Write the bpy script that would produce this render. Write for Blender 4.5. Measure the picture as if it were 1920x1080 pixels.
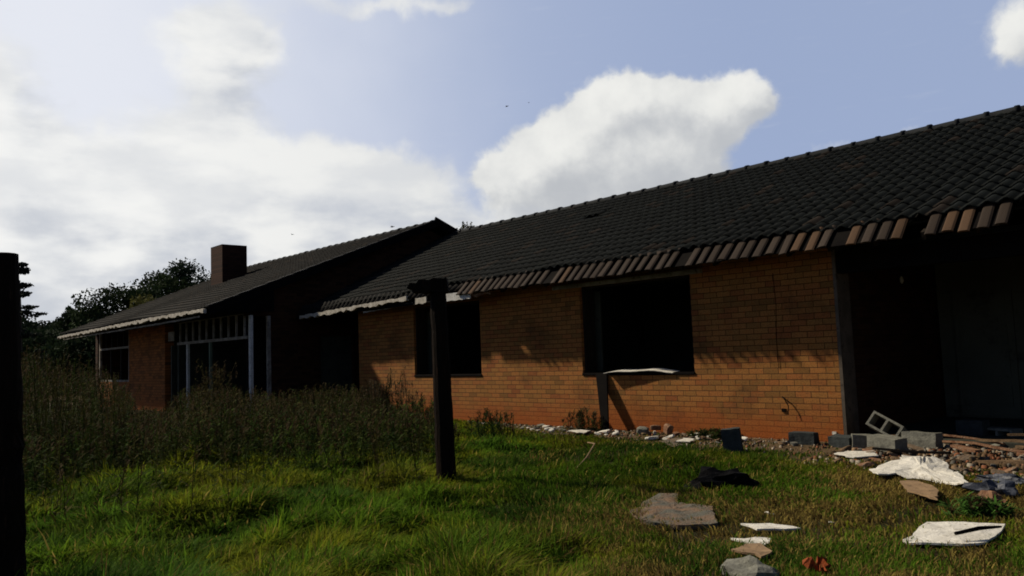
import bpy, math, random
import numpy as np
from mathutils import Vector, Matrix, noise as mnoise
R = math.radians
random.seed(7); rng = np.random.default_rng(7)
sc = bpy.context.scene
for o in list(bpy.data.objects): bpy.data.objects.remove(o)
col = sc.collection

# ------------------------------------------------------------------ camera
EYE = 1.4
cd = bpy.data.cameras.new('camera'); cam = bpy.data.objects.new('camera', cd); col.objects.link(cam)
M = [[0.6755814707, 0.0864002305, 0.7322053512], [0.7363641069, -0.0294401496, -0.6759446687], [-0.0368455405, 0.9958254252, -0.0835112479]]
cam.matrix_world = Matrix(((M[0][0], M[0][1], M[0][2], 0), (M[1][0], M[1][1], M[1][2], 0), (M[2][0], M[2][1], M[2][2], EYE), (0, 0, 0, 1)))
cd.sensor_width = 36; cd.lens = 1500/1920*36; cd.clip_start = .05; cd.clip_end = 6000
sc.camera = cam
sc.render.resolution_x = 1024; sc.render.resolution_y = 576
sc.view_settings.view_transform = 'Standard'; sc.view_settings.look = 'None'
sc.view_settings.gamma = 1; sc.view_settings.exposure = 0.0
sc.render.engine = 'CYCLES'
sc.cycles.filter_width = 1.8

# ------------------------------------------------------------------ world: sky with clouds
SUN_AZ, SUN_EL = 204.0, 40.0
W = bpy.data.worlds.new('World'); sc.world = W; W.use_nodes = True
nt = W.node_tree; nt.nodes.clear(); N = nt.nodes.new; L = nt.links.new
CUM = [(138.3, 13.0, 1.76, 1.56, 0.9), (136.0, 13.7, 2.18, 1.93, 0.9), (134.0, 15.2, 1.92, 1.69, 0.9), (133.1, 13.7, 2.66, 2.36, 0.9), (131.4, 16.6, 1.91, 1.66, 0.9), (129.7, 17.8, 1.9, 1.64, 0.9), (127.8, 18.0, 1.88, 1.63, 0.9), (128.7, 15.6, 3.1, 2.73, 0.9), (125.6, 17.0, 1.76, 1.56, 0.9), (123.5, 17.0, 1.81, 1.61, 0.9), (120.8, 17.0, 1.92, 1.73, 0.9), (119.3, 16.5, 1.58, 1.45, 0.9), (122.0, 15.6, 2.09, 1.9, 0.9), (125.0, 14.6, 2.54, 2.29, 0.9), (130.4, 12.8, 3.44, 3.09, 0.9), (126.6, 12.4, 2.88, 2.63, 0.9), (135.1, 11.9, 2.91, 2.61, 0.7), (131.7, 10.4, 4.5, 4.1, 0.7), (137.1, 10.9, 2.67, 2.4, 0.7), (123.3, 11.9, 1.95, 1.81, 0.9), (104.0,17.5,2.0,1.8,.7), (103.1,18.5,1.8,2.1,.65), (110.3,13.5,1.1,.6,.5), (114.8,13.0,2.3,.7,.5)]
BAND = [(170.1,12.8,4.9,2.4,1),(167.0,11.8,5.6,2.9,1),(162.7,10.1,8.7,3.4,1),(168.4,7.2,9.2,3.9,1),(157.1,12.7,4.6,2.5,.9),(152.2,12.2,7.1,2.9,1),(146.2,12.9,4.6,2.2,1),(144.5,11.0,2.6,1.7,.5),(150.8,8.5,15.2,2.9,1),(164.3,3.9,17.1,3.1,1),(157.7,21.9,4.3,2.3,.85),(156.4,20.4,3.9,2.0,.8),(157.8,17.6,3.9,2.4,.6),(159.8,15.7,4.1,1.7,.5),(170.2,18.7,1.7,2.4,.8),(169.4,16.4,2.6,1.9,.6),(148.6,24.2,5.0,1.0,.6),(142.0,24.5,4.3,.9,.55),(131.0,9.6,9.0,1.9,.62)]
def mth(tree, op, a, b=None, c=None, clamp=False):
    n = tree.nodes.new('ShaderNodeMath'); n.operation = op; n.use_clamp = clamp
    for i, v in enumerate((a, b, c)):
        if v is None: continue
        if isinstance(v, (int, float)): n.inputs[i].default_value = v
        else: tree.links.new(v, n.inputs[i])
    return n.outputs[0]
def vmth(tree, op, a, b):
    n = tree.nodes.new('ShaderNodeVectorMath'); n.operation = op
    for i, v in enumerate((a, b)):
        if isinstance(v, tuple): n.inputs[i].default_value = v
        else: tree.links.new(v, n.inputs[i])
    return n.outputs['Value'] if op == 'DOT_PRODUCT' else n.outputs[0]
def field_group(name, blobs, warp1, warp2, fbm):
    g = bpy.data.node_groups.new(name, 'ShaderNodeTree')
    g.interface.new_socket('V', in_out='INPUT', socket_type='NodeSocketVector')
    g.interface.new_socket('F', in_out='OUTPUT', socket_type='NodeSocketFloat')
    gi = g.nodes.new('NodeGroupInput'); go = g.nodes.new('NodeGroupOutput')
    v = gi.outputs[0]
    for sc_, amp, det in (warp1, warp2):
        nz = g.nodes.new('ShaderNodeTexNoise'); nz.inputs['Scale'].default_value = sc_; nz.inputs['Detail'].default_value = det
        g.links.new(gi.outputs[0], nz.inputs['Vector'])
        d = vmth(g, 'SUBTRACT', nz.outputs['Color'], (.5, .5, .5))
        d = vmth(g, 'MULTIPLY', d, (amp, amp, 0))
        v = vmth(g, 'ADD', v, d)
    acc = None
    for az, el, ra, re, a in blobs:
        d = vmth(g, 'SUBTRACT', v, (az, el, 0)); d = vmth(g, 'MULTIPLY', d, (1/ra, 1/re, 0))
        q = vmth(g, 'DOT_PRODUCT', d, d)
        e = mth(g, 'POWER', .3679, q)
        acc = mth(g, 'MULTIPLY', e, a) if acc is None else mth(g, 'MULTIPLY_ADD', e, a, acc)
    nz = g.nodes.new('ShaderNodeTexNoise'); nz.inputs['Scale'].default_value = fbm[0]; nz.inputs['Detail'].default_value = 8; nz.inputs['Roughness'].default_value = .6
    g.links.new(v, nz.inputs['Vector'])
    f = mth(g, 'MULTIPLY_ADD', mth(g, 'SUBTRACT', nz.outputs['Fac'], .5), fbm[1], acc)
    g.links.new(f, go.inputs[0])
    return g
tc = N('ShaderNodeTexCoord'); sep = N('ShaderNodeSeparateXYZ'); L(tc.outputs['Generated'], sep.inputs[0])
az = mth(nt, 'MULTIPLY', mth(nt, 'ARCTAN2', sep.outputs[1], sep.outputs[0]), 57.29578)
az = mth(nt, 'MULTIPLY_ADD', mth(nt, 'LESS_THAN', az, -60.0), 360.0, az)
el = mth(nt, 'MULTIPLY', mth(nt, 'ARCSINE', sep.outputs[2]), 57.29578)
cmb = N('ShaderNodeCombineXYZ'); L(az, cmb.inputs[0]); L(el, cmb.inputs[1]); V = cmb.outputs[0]
def smooth(tree, v, lo, hi):
    n = tree.nodes.new('ShaderNodeMapRange'); n.interpolation_type = 'SMOOTHSTEP'
    n.inputs['From Min'].default_value = lo; n.inputs['From Max'].default_value = hi
    tree.links.new(v, n.inputs['Value']); return n.outputs[0]
def mixc(tree, f, a, b):
    n = tree.nodes.new('ShaderNodeMix'); n.data_type = 'RGBA'
    for s, v in ((0, f), (6, a), (7, b)):
        if isinstance(v, (int, float)): n.inputs[s].default_value = v
        elif isinstance(v, tuple): n.inputs[s].default_value = (*v[:3], 1)
        else: tree.links.new(v, n.inputs[s])
    return n.outputs[2]
def use(g, v):
    n = N('ShaderNodeGroup'); n.node_tree = g; L(v, n.inputs[0]); return n.outputs[0]
gc = field_group('cumulus_field', CUM, (.35, 1.3, 3), (1.0, 1.1, 5), (.8, .6))
gb = field_group('band_field', BAND, (.16, 3.6, 3), (.6, 1.6, 5), (.5, .7))
TOSUN = (1.1, 1.5, 0)
fc = use(gc, V); fc2 = use(gc, vmth(nt, 'ADD', V, TOSUN))
fb = use(gb, V); fb2 = use(gb, vmth(nt, 'ADD', V, (1.6, 1.9, 0)))
# loose clouds over the rest of the sky, which lights the place from outside the frame
nzw = N('ShaderNodeTexNoise'); nzw.inputs['Scale'].default_value = .07; nzw.inputs['Detail'].default_value = 6
L(V, nzw.inputs['Vector'])
mc = smooth(nt, fc, .33, .90); mb = smooth(nt, fb, .24, .92)
sky = N('ShaderNodeTexSky'); sky.sky_type = 'NISHITA'; sky.sun_disc = False
sky.sun_elevation = R(SUN_EL); sky.sun_rotation = R(90 - SUN_AZ) % (2*math.pi)
sky.air_density = .8; sky.dust_density = .15; sky.ozone_density = 1.6
SKY = .05
skyc = vmth(nt, 'MULTIPLY', sky.outputs[0], (SKY*1.02, SKY*.93, SKY*1.02))
# thin veil of high cloud towards the sun
fv = N('ShaderNodeTexNoise'); fv.inputs['Scale'].default_value = .12; fv.inputs['Detail'].default_value = 5; L(V, fv.inputs['Vector'])
veil = mth(nt, 'MULTIPLY', smooth(nt, mth(nt, 'MULTIPLY_ADD', fv.outputs['Fac'], 9.0, az), 137.0, 172.0), .62)
front = mth(nt, 'MULTIPLY', mth(nt, 'SUBTRACT', 1.0, smooth(nt, az, 174.0, 196.0)), mth(nt, 'SUBTRACT', 1.0, mth(nt, 'MULTIPLY', smooth(nt, el, 30.0, 65.0), .6)))
c00 = mixc(nt, mth(nt, 'MULTIPLY', mth(nt, 'MULTIPLY', smooth(nt, az, 82.0, 102.0), front), .80), skyc, (.39, .48, .70))
veil = mth(nt, 'MULTIPLY_ADD', smooth(nt, az, 118.0, 155.0), .20, veil)
veil = mth(nt, 'MULTIPLY', veil, front)
c0 = mixc(nt, veil, c00, (.88, .895, .94))
# cloud shading: sunward edges bright, thick undersides grey
sh_b = smooth(nt, mth(nt, 'SUBTRACT', fb2, fb), -.55, .45)
nb = N('ShaderNodeTexNoise'); nb.inputs['Scale'].default_value = .28; nb.inputs['Detail'].default_value = 5
L(vmth(nt, 'MULTIPLY', V, (.5, 1.15, 0)), nb.inputs['Vector'])
sh_b = mth(nt, 'MULTIPLY', mth(nt, 'MULTIPLY_ADD', sh_b, .55, .45), smooth(nt, nb.outputs['Fac'], .36, .64), clamp=True)
sunny = smooth(nt, az, 125.0, 172.0)
bandc = mixc(nt, sh_b, mixc(nt, sunny, (.80, .80, .77), (.92, .92, .90)), (.55, .58, .635))
c1 = mixc(nt, mth(nt, 'MULTIPLY', mth(nt, 'MULTIPLY', mb, front), .93), c0, bandc)
sh_c = smooth(nt, mth(nt, 'SUBTRACT', fc2, fc), -1.1, 1.0)
ncl = N('ShaderNodeTexNoise'); ncl.inputs['Scale'].default_value = .3; ncl.inputs['Detail'].default_value = 4; ncl.inputs['Roughness'].default_value = .55
L(V, ncl.inputs['Vector'])
cumc = mixc(nt, smooth(nt, mth(nt, 'MULTIPLY_ADD', ncl.outputs['Fac'], 1.6, sh_c), .35, 2.0), (.87, .87, .84), (.50, .52, .55))
c2 = mixc(nt, mth(nt, 'MULTIPLY', mc, smooth(nt, mth(nt, 'MULTIPLY_ADD', nb.outputs['Fac'], 5.0, el), 8.5, 13.5)), c1, cumc)
wisp = N('ShaderNodeTexNoise'); wisp.inputs['Scale'].default_value = .9; wisp.inputs['Detail'].default_value = 4
L(vmth(nt, 'MULTIPLY', V, (.35, 2.2, 0)), wisp.inputs['Vector'])
wm = mth(nt, 'MULTIPLY', smooth(nt, wisp.outputs['Fac'], .58, .88), .12)
c3 = mixc(nt, wm, c2, (.62, .66, .74))
bg = N('ShaderNodeBackground'); L(c3, bg.inputs['Color']); bg.inputs['Strength'].default_value = 1.0
wo = N('ShaderNodeOutputWorld'); L(bg.outputs[0], wo.inputs[0])
W.cycles.sampling_method = 'MANUAL'; W.cycles.sample_map_resolution = 512

# ------------------------------------------------------------------ sun
sd = bpy.data.lights.new('sun', 'SUN'); sd.energy = 4.6; sd.angle = R(2.2); sd.color = (1, .87, .68)
sun = bpy.data.objects.new('sun', sd); col.objects.link(sun)
sdir = Vector((math.cos(R(SUN_AZ))*math.cos(R(SUN_EL)), math.sin(R(SUN_AZ))*math.cos(R(SUN_EL)), math.sin(R(SUN_EL))))
sun.rotation_euler = sdir.to_track_quat('Z', 'Y').to_euler(); sun.location = (-20, -10, 20)

# ------------------------------------------------------------------ helpers
def tag(o, label=None, cat=None, group=None, kind=None):
    if label: o['label'] = label
    if cat: o['category'] = cat
    if group: o['group'] = group
    if kind: o['kind'] = kind
    return o
def empty(name, loc, rz=0, label=None, cat=None, group=None):
    o = bpy.data.objects.new(name, None); col.objects.link(o); o.location = loc; o.rotation_euler = (0, 0, rz)
    o.empty_display_size = .2
    return tag(o, label, cat, group)
def wloc(o):
    v = Vector((0, 0, 0))
    while o: v += Vector(o.location); o = o.parent
    return v
class MB:
    def __init__(s): s.v = []; s.f = []
    def add(s, vs, fs):
        n = len(s.v); s.v += [tuple(p) for p in vs]; s.f += [tuple(i+n for i in q) for q in fs]
    def box(s, x0, x1, y0, y1, z0, z1, m=None):
        vs = [(x0,y0,z0),(x1,y0,z0),(x1,y1,z0),(x0,y1,z0),(x0,y0,z1),(x1,y0,z1),(x1,y1,z1),(x0,y1,z1)]
        if m: vs = [m @ Vector(p) for p in vs]
        s.add(vs, [(0,3,2,1),(4,5,6,7),(0,1,5,4),(1,2,6,5),(2,3,7,6),(3,0,4,7)]); return s
    def prism(s, poly, axis, a, b):
        # poly: (p,q) outline; extruded along the named axis from a to b
        def P(p, q, t): return {'x': (t, p, q), 'y': (p, t, q), 'z': (p, q, t)}[axis]
        n = len(poly); vs = [P(p, q, a) for p, q in poly] + [P(p, q, b) for p, q in poly]
        s.add(vs, [tuple(range(n))[::-1], tuple(range(n, 2*n))] + [(i, (i+1) % n, n+(i+1) % n, n+i) for i in range(n)]); return s
    def tube(s, pts, rads, k=8, cap=True):
        vs = []; pts = [Vector(p) for p in pts]
        for i, p in enumerate(pts):
            d = (pts[min(i+1, len(pts)-1)] - pts[max(i-1, 0)]).normalized()
            a = d.cross(Vector((0, 0, 1)));  a = a if a.length > .05 else d.cross(Vector((1, 0, 0)))
            a.normalize(); b = d.cross(a)
            for j in range(k):
                t = 2*math.pi*j/k; vs.append(p + (a*math.cos(t) + b*math.sin(t))*rads[i])
        fs = [(i*k+j, i*k+(j+1) % k, (i+1)*k+(j+1) % k, (i+1)*k+j) for i in range(len(pts)-1) for j in range(k)]
        if cap: fs += [tuple(range(k))[::-1], tuple((len(pts)-1)*k+j for j in range(k))]
        s.add(vs, fs); return s
    def build(s, name, mat, parent=None, origin=None, smooth=False, bevel=0):
        o0 = wloc(parent) if parent is not None else Vector(origin or (0, 0, 0))
        me = bpy.data.meshes.new(name); me.from_pydata([tuple(Vector(p)-o0) for p in s.v], [], s.f); me.update()
        import bmesh
        bm = bmesh.new(); bm.from_mesh(me); bmesh.ops.recalc_face_normals(bm, faces=bm.faces)
        if bevel: bmesh.ops.bevel(bm, geom=bm.edges[:], offset=bevel, segments=1, affect='EDGES')
        bm.to_mesh(me); bm.free()
        if smooth: me.polygons.foreach_set('use_smooth', [True]*len(me.polygons))
        me.materials.append(mat)
        o = bpy.data.objects.new(name, me); col.objects.link(o)
        if parent is not None: o.parent = parent
        else: o.location = o0
        return o
def npmesh(name, verts, faces_flat, counts, mat, colr=None, parent=None, origin=(0, 0, 0), smooth=False):
    me = bpy.data.meshes.new(name); n = len(verts)
    verts = verts - np.array(origin, dtype=np.float32)
    me.vertices.add(n); me.vertices.foreach_set('co', verts.astype(np.float32).ravel())
    me.loops.add(len(faces_flat)); me.loops.foreach_set('vertex_index', faces_flat.astype(np.int32))
    st = np.concatenate([[0], np.cumsum(counts)[:-1]]).astype(np.int32)
    me.polygons.add(len(counts)); me.polygons.foreach_set('loop_start', st)
    me.update(calc_edges=True)
    if smooth: me.polygons.foreach_set('use_smooth', np.ones(len(counts), dtype=bool))
    if colr is not None:
        a = me.color_attributes.new('tint', 'FLOAT_COLOR', 'POINT')
        a.data.foreach_set('color', np.concatenate([colr, np.ones((n, 1))], 1).astype(np.float32).ravel())
    me.materials.append(mat)
    o = bpy.data.objects.new(name, me); col.objects.link(o)
    if parent is not None: o.parent = parent
    else: o.location = origin
    return o

# ------------------------------------------------------------------ materials
def mat(name, rough=.85, spec=.3):
    m = bpy.data.materials.new(name); m.use_nodes = True
    b = m.node_tree.nodes['Principled BSDF']; b.inputs['Roughness'].default_value = rough
    b.inputs['Specular IOR Level'].default_value = spec
    return m, m.node_tree, b
def noise(t, vec, scale, detail=5, rough=.6):
    n = t.nodes.new('ShaderNodeTexNoise'); n.inputs['Scale'].default_value = scale; n.inputs['Detail'].default_value = detail; n.inputs['Roughness'].default_value = rough
    if vec is not None: t.links.new(vec, n.inputs['Vector'])
    return n.outputs['Fac']
def pos(t): return t.nodes.new('ShaderNodeNewGeometry').outputs['Position']
def objc(t): return t.nodes.new('ShaderNodeTexCoord').outputs['Object']
def bump(t, b, h, dist=.01, strength=.6):
    n = t.nodes.new('ShaderNodeBump'); n.inputs['Distance'].default_value = dist; n.inputs['Strength'].default_value = strength
    t.links.new(h, n.inputs['Height']); t.links.new(n.outputs[0], b.inputs['Normal'])
def mottled(name, cols, scale=8, rough=.85, bd=.006, spec=.2, world=False, fine=60, stretch=None):
    m, t, b = mat(name, rough, spec); p = pos(t) if world else objc(t)
    if stretch: p = vmth(t, 'MULTIPLY', p, stretch)
    f = smooth(t, noise(t, p, scale, 6), .35, .65); c = mixc(t, f, cols[0], cols[1])
    if len(cols) > 2: c = mixc(t, smooth(t, noise(t, p, scale*2.7, 6, .7), .55, .68), c, cols[2])
    g = noise(t, p, fine, 3)
    c = mixc(t, mth(t, 'MULTIPLY', smooth(t, g, .3, .7), .35), c, tuple(x*.45 for x in cols[0]))
    t.links.new(c, b.inputs['Base Color']); bump(t, b, mth(t, 'ADD', g, noise(t, p, scale*3)), bd)
    return m
def brick_mat(name, axis, c1, c2, stain, dark):
    m, t, b = mat(name, .9, .15); p = pos(t)
    s = t.nodes.new('ShaderNodeSeparateXYZ'); t.links.new(p, s.inputs[0])
    cb = t.nodes.new('ShaderNodeCombineXYZ'); t.links.new(s.outputs[axis], cb.inputs[0]); t.links.new(s.outputs[2], cb.inputs[1])
    uv = cb.outputs[0]
    w = t.nodes.new('ShaderNodeTexNoise'); w.inputs['Scale'].default_value = 3; t.links.new(uv, w.inputs['Vector'])
    uvw = vmth(t, 'ADD', uv, vmth(t, 'MULTIPLY', w.outputs['Color'], (.010, .010, 0)))
    br = t.nodes.new('ShaderNodeTexBrick'); t.links.new(uvw, br.inputs['Vector'])
    br.inputs['Scale'].default_value = 1; br.inputs['Brick Width'].default_value = .25; br.inputs['Row Height'].default_value = .0885
    br.inputs['Mortar Size'].default_value = .006; br.inputs['Mortar Smooth'].default_value = .7; br.inputs['Bias'].default_value = -.05
    br.inputs['Color1'].default_value = (*c1, 1); br.inputs['Color2'].default_value = (*c2, 1); br.inputs['Mortar'].default_value = (*dark, 1)
    c = br.outputs['Color']
    br2 = t.nodes.new('ShaderNodeTexBrick'); t.links.new(uvw, br2.inputs['Vector'])
    for k in ('Scale', 'Brick Width', 'Row Height', 'Mortar Size', 'Mortar Smooth'): br2.inputs[k].default_value = br.inputs[k].default_value
    br2.inputs['Color1'].default_value = (.30, .30, .32, 1); br2.inputs['Color2'].default_value = (1.6, 1.5, 1.3, 1); br2.inputs['Mortar'].default_value = (1, 1, 1, 1); br2.inputs['Bias'].default_value = .1
    br2.offset_frequency = 2; 
    mm = t.nodes.new('ShaderNodeMix'); mm.data_type = 'RGBA'; mm.blend_type = 'MULTIPLY'; mm.inputs[0].default_value = .95
    t.links.new(c, mm.inputs[6]); t.links.new(br2.outputs['Color'], mm.inputs[7]); c = mm.outputs[2]
    # soil splashed up the foot of the wall, ragged upper edge
    hz = mth(t, 'MULTIPLY_ADD', noise(t, uv, 1.3, 6), .9, s.outputs[2])
    f = mth(t, 'SUBTRACT', 1.0, smooth(t, hz, .46, 1.08)); c = mixc(t, mth(t, 'MULTIPLY', f, .85), c, stain)
    # soot and damp patches
    f2 = smooth(t, noise(t, uv, .9, 7, .62), .50, .72); c = mixc(t, mth(t, 'MULTIPLY', f2, .55), c, dark)
    f3 = smooth(t, noise(t, vmth(t, 'MULTIPLY', uv, (6, .5, 0)), 1.5, 5), .58, .75); c = mixc(t, mth(t, 'MULTIPLY', f3, .35), c, dark)
    f4 = noise(t, uv, 45, 4); c = mixc(t, mth(t, 'MULTIPLY', smooth(t, f4, .42, .72), .5), c, dark)
    f5 = noise(t, uv, 12, 5, .7); c = mixc(t, mth(t, 'MULTIPLY', smooth(t, f5, .52, .70), .45), c, stain)
    t.links.new(c, b.inputs['Base Color'])
    h = mth(t, 'ADD', mth(t, 'MULTIPLY', br.outputs['Fac'], -1.0), mth(t, 'MULTIPLY', f4, .5)); bump(t, b, h, .012, .8)
    return m
BR1, BR2, BRS, BRD = (.44, .215, .060), (.15, .052, .019), (.31, .078, .014), (.042, .022, .010)
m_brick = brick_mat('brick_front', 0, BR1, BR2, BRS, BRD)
m_bricks = brick_mat('brick_side_shaded', 1, (.05, .022, .010), (.035, .015, .008), (.06, .02, .008), (.015, .008, .005))  # darker copy of the front brick; shade is put into the colour
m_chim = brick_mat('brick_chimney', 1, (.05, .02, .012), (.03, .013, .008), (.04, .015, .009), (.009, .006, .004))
m_brickw = brick_mat('brick_wing', 0, (.36, .14, .036), (.22, .078, .022), (.37, .11, .022), (.035, .018, .009))
m_tile_dirty = mottled('tile_underlay', [(.010, .010, .010), (.016, .016, .016)], 3)
m_verand = mottled('veranda_plaster', [(.10, .105, .08), (.075, .078, .06), (.04, .038, .03)], .8, world=True)
m_return = mottled('brown_render', [(.13, .105, .08), (.08, .066, .05), (.04, .03, .024)], 4, world=True)
m_black = mottled('near_black', [(.006, .005, .005), (.009, .008, .007)], 3, spec=.03)  # one near-black base for sill, beam, eave boards and loose boards
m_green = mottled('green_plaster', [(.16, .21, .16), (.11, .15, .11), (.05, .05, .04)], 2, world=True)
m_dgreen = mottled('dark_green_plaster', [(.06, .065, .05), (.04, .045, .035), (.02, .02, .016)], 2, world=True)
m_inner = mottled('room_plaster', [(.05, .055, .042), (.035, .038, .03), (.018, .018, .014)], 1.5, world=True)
m_timber = mottled('weathered_timber', [(.024, .017, .011), (.013, .009, .006), (.045, .035, .025)], 10, stretch=(1, 1, .12), fine=90, bd=.01)
m_post = mottled('creosote_post', [(.014, .009, .006), (.007, .005, .004), (.034, .018, .011)], 12, spec=.05, stretch=(1, 1, .08), fine=110, bd=.02)
m_white = mottled('white_paint_worn', [(.66, .66, .63), (.5, .5, .47), (.10, .08, .05)], 9)
m_peel = mottled('peeling_paint', [(.34, .32, .28), (.18, .16, .13), (.03, .022, .016)], 3.5, fine=25, world=True)
m_plaster = mottled('white_plaster_board', [(.74, .72, .64), (.58, .56, .49), (.26, .23, .16)], 7, bd=.012)
m_ply = mottled('raw_board', [(.30, .20, .11), (.22, .145, .08), (.10, .07, .04)], 6)
m_conc = mottled('grey_concrete', [(.20, .20, .165), (.13, .13, .11), (.075, .075, .06)], 12, bd=.01)
m_concd = mottled('dark_concrete', [(.045, .055, .055), (.032, .038, .038), (.02, .02, .02)], 12, bd=.01)  # darker, bluer concrete for some of the blocks
m_slab = mottled('broken_slab', [(.18, .125, .08), (.11, .105, .085), (.05, .055, .045)], 5, bd=.02)
m_rub = mottled('rubble_brown', [(.17, .11, .06), (.085, .055, .03), (.03, .02, .012)], 9, bd=.02)
m_rubr = mottled('rubble_brick', [(.26, .15, .085), (.14, .06, .03), (.30, .25, .19)], 9, bd=.02)
m_tarp = mottled('black_plastic', [(.004, .004, .005), (.006, .006, .007)], 6, rough=.8, spec=.05, bd=.01)
m_bag = mottled('blue_grey_plastic', [(.022, .028, .045), (.12, .13, .15), (.006, .008, .014)], 5, rough=.5, spec=.3)
m_red = mottled('orange_fabric', [(.30, .065, .012), (.18, .04, .012)], 20)
m_blue = mottled('blue_underlay', [(.012, .02, .07), (.008, .012, .035)], 6)
m_bird = mottled('dark_feathers', [(.02, .02, .025), (.03, .03, .03)], 20)
def tint_mat(name, rough=.7, spec=.2, transl=0.0, var=.3, tile=False):
    m, t, b = mat(name, rough, spec)
    a = t.nodes.new('ShaderNodeAttribute'); a.attribute_name = 'tint'
    c = a.outputs['Color']
    if tile:
        p = pos(t); f = smooth(t, noise(t, p, 2.2, 7, .7), .56, .72); c = mixc(t, mth(t, 'MULTIPLY', f, .5), c, (.019, .022, .018))
        f = smooth(t, noise(t, p, 26, 4), .6, .72); c = mixc(t, mth(t, 'MULTIPLY', f, .5), c, (.020, .021, .018))
        bump(t, b, noise(t, p, 60, 3), .004)
    t.links.new(c, b.inputs['Base Color'])
    if transl:
        tr = t.nodes.new('ShaderNodeBsdfTranslucent'); t.links.new(c, tr.inputs['Color'])
        ms = t.nodes.new('ShaderNodeMixShader'); ms.inputs[0].default_value = transl
        t.links.new(b.outputs[0], ms.inputs[1]); t.links.new(tr.outputs[0], ms.inputs[2])
        t.links.new(ms.outputs[0], t.nodes['Material Output'].inputs[0])
    return m
m_tile = tint_mat('roof_tile', .75, .06, tile=True)
m_blade = tint_mat('grass_blade', .8, .04, .45)
m_weed = tint_mat('weed_leaf', .85, .03, .25)
m_leaf = tint_mat('tree_leaf', .8, .04, .15)
m_bark = mottled('bark', [(.05, .035, .025), (.03, .022, .016)], 5)
# ground: soil with dead grass and dirt
m_ground, t, b = mat('ground_soil', .95, .1); p = pos(t)
c = mixc(t, smooth(t, noise(t, p, .7, 7), .4, .62), (.016, .020, .006), (.038, .028, .012))
c = mixc(t, smooth(t, noise(t, p, 3.0, 7, .7), .5, .66), c, (.055, .038, .018))
s_ = t.nodes.new('ShaderNodeSeparateXYZ'); t.links.new(p, s_.inputs[0])
near = smooth(t, mth(t, 'MULTIPLY_ADD', noise(t, p, 1.5, 5), 2.2, s_.outputs[1]), 10.2, 11.3)
c = mixc(t, mth(t, 'MULTIPLY', near, .8), c, (.13, .088, .048))
c = mixc(t, smooth(t, noise(t, p, 22, 4), .60, .72), c, (.085, .062, .035))
t.links.new(c, b.inputs['Base Color']); bump(t, b, mth(t, 'ADD', noise(t, p, 30, 5), noise(t, p, 6, 5)), .04, .9)

# ------------------------------------------------------------------ ground
def vnoise(x, y, s, seed=0):
    # smooth value noise on arrays
    r = np.random.default_rng(seed).random((256, 256)).astype(np.float32)
    X = x*s + 1000; Y = y*s + 1000; xi = np.floor(X).astype(int); yi = np.floor(Y).astype(int)
    fx = X-xi; fy = Y-yi; fx = fx*fx*(3-2*fx); fy = fy*fy*(3-2*fy)
    g = lambda a, b_: r[a % 256, b_ % 256]
    return (g(xi, yi)*(1-fx)+g(xi+1, yi)*fx)*(1-fy) + (g(xi, yi+1)*(1-fx)+g(xi+1, yi+1)*fx)*fy
def sstep(v, lo, hi):
    q = np.clip((v-lo)/(hi-lo), 0, 1); return q*q*(3-2*q)
def longness(x, y):
    # >0 on the overgrown side of the line that runs from the near lawn up to the wall
    dx, dy = -7.6, 7.1; n = math.hypot(dx, dy)
    d = ((x+3.6)*dy - (y-3.9)*dx)/n
    return sstep(-d + (vnoise(x, y, .8, 3)-.5)*1.6, -.6, 1.3)
def gz(x, y):
    l = longness(x, y)
    z = l*((vnoise(x, y, .9, 11)-.5)*.16 + (vnoise(x, y, 2.6, 12)-.5)*.07) + (vnoise(x, y, 1.7, 13)-.5)*.035
    return z*sstep(11.0-y, -.1, .9)*sstep(70-np.hypot(x, y), 0, 40)
gx = np.concatenate([-30-np.geomspace(1, 3000, 24)[::-1], np.arange(-30, 4, .14), 4+np.geomspace(.2, 3000, 24)])
gy = np.concatenate([-2-np.geomspace(1, 3000, 20)[::-1], np.arange(-2, 11.2, .14), 11.3+np.geomspace(.2, 3000, 24)])
GX, GY = np.meshgrid(gx, gy); GZ = gz(GX, GY)-.012
nx, ny = len(gx), len(gy); idx = np.arange(nx*ny).reshape(ny, nx)
q = np.stack([idx[:-1, :-1], idx[:-1, 1:], idx[1:, 1:], idx[1:, :-1]], -1).reshape(-1, 4)
tag(npmesh('ground', np.stack([GX.ravel(), GY.ravel(), GZ.ravel()], 1).astype(np.float32), q.ravel(), np.full(len(q), 4), m_ground, smooth=True), kind='structure')

# ------------------------------------------------------------------ house
YW = 11.2; HX0, HX1 = -20.5, 7.0
house = empty('ruined_house', (-12, YW, 0), label='abandoned face brick house with stripped windows and sagging dark tiled roof', cat='house')
ME, MR = (10.75, 2.97), (16.15, 5.38)          # main roof: eave and ridge (y, z)
WE, WR = (8.08, 2.85), (15.35, 5.67)           # wing roof
TH = .28
def wall_y(mb, x0, x1, y0, z0, z1, openings):
    # wall facing the garden, openings = (xa, xb, za, zb) left to right
    x = x0
    for xa, xb, za, zb in openings:
        mb.box(x, xa, y0, y0+TH, z0, z1)
        if za > z0: mb.box(xa, xb, y0, y0+TH, z0, za)
        if zb < z1: mb.box(xa, xb, y0, y0+TH, zb, z1)
        x = xb
    mb.box(x, x1, y0, y0+TH, z0, z1)
w = MB(); wall_y(w, -18.1, -5.31, YW, -.15, 2.86, [(-15.64, -13.19, 1.015, 2.62), (-10.25, -7.76, 1.01, 2.66)])
w.build('brick_wall', m_brick, house)
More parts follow.
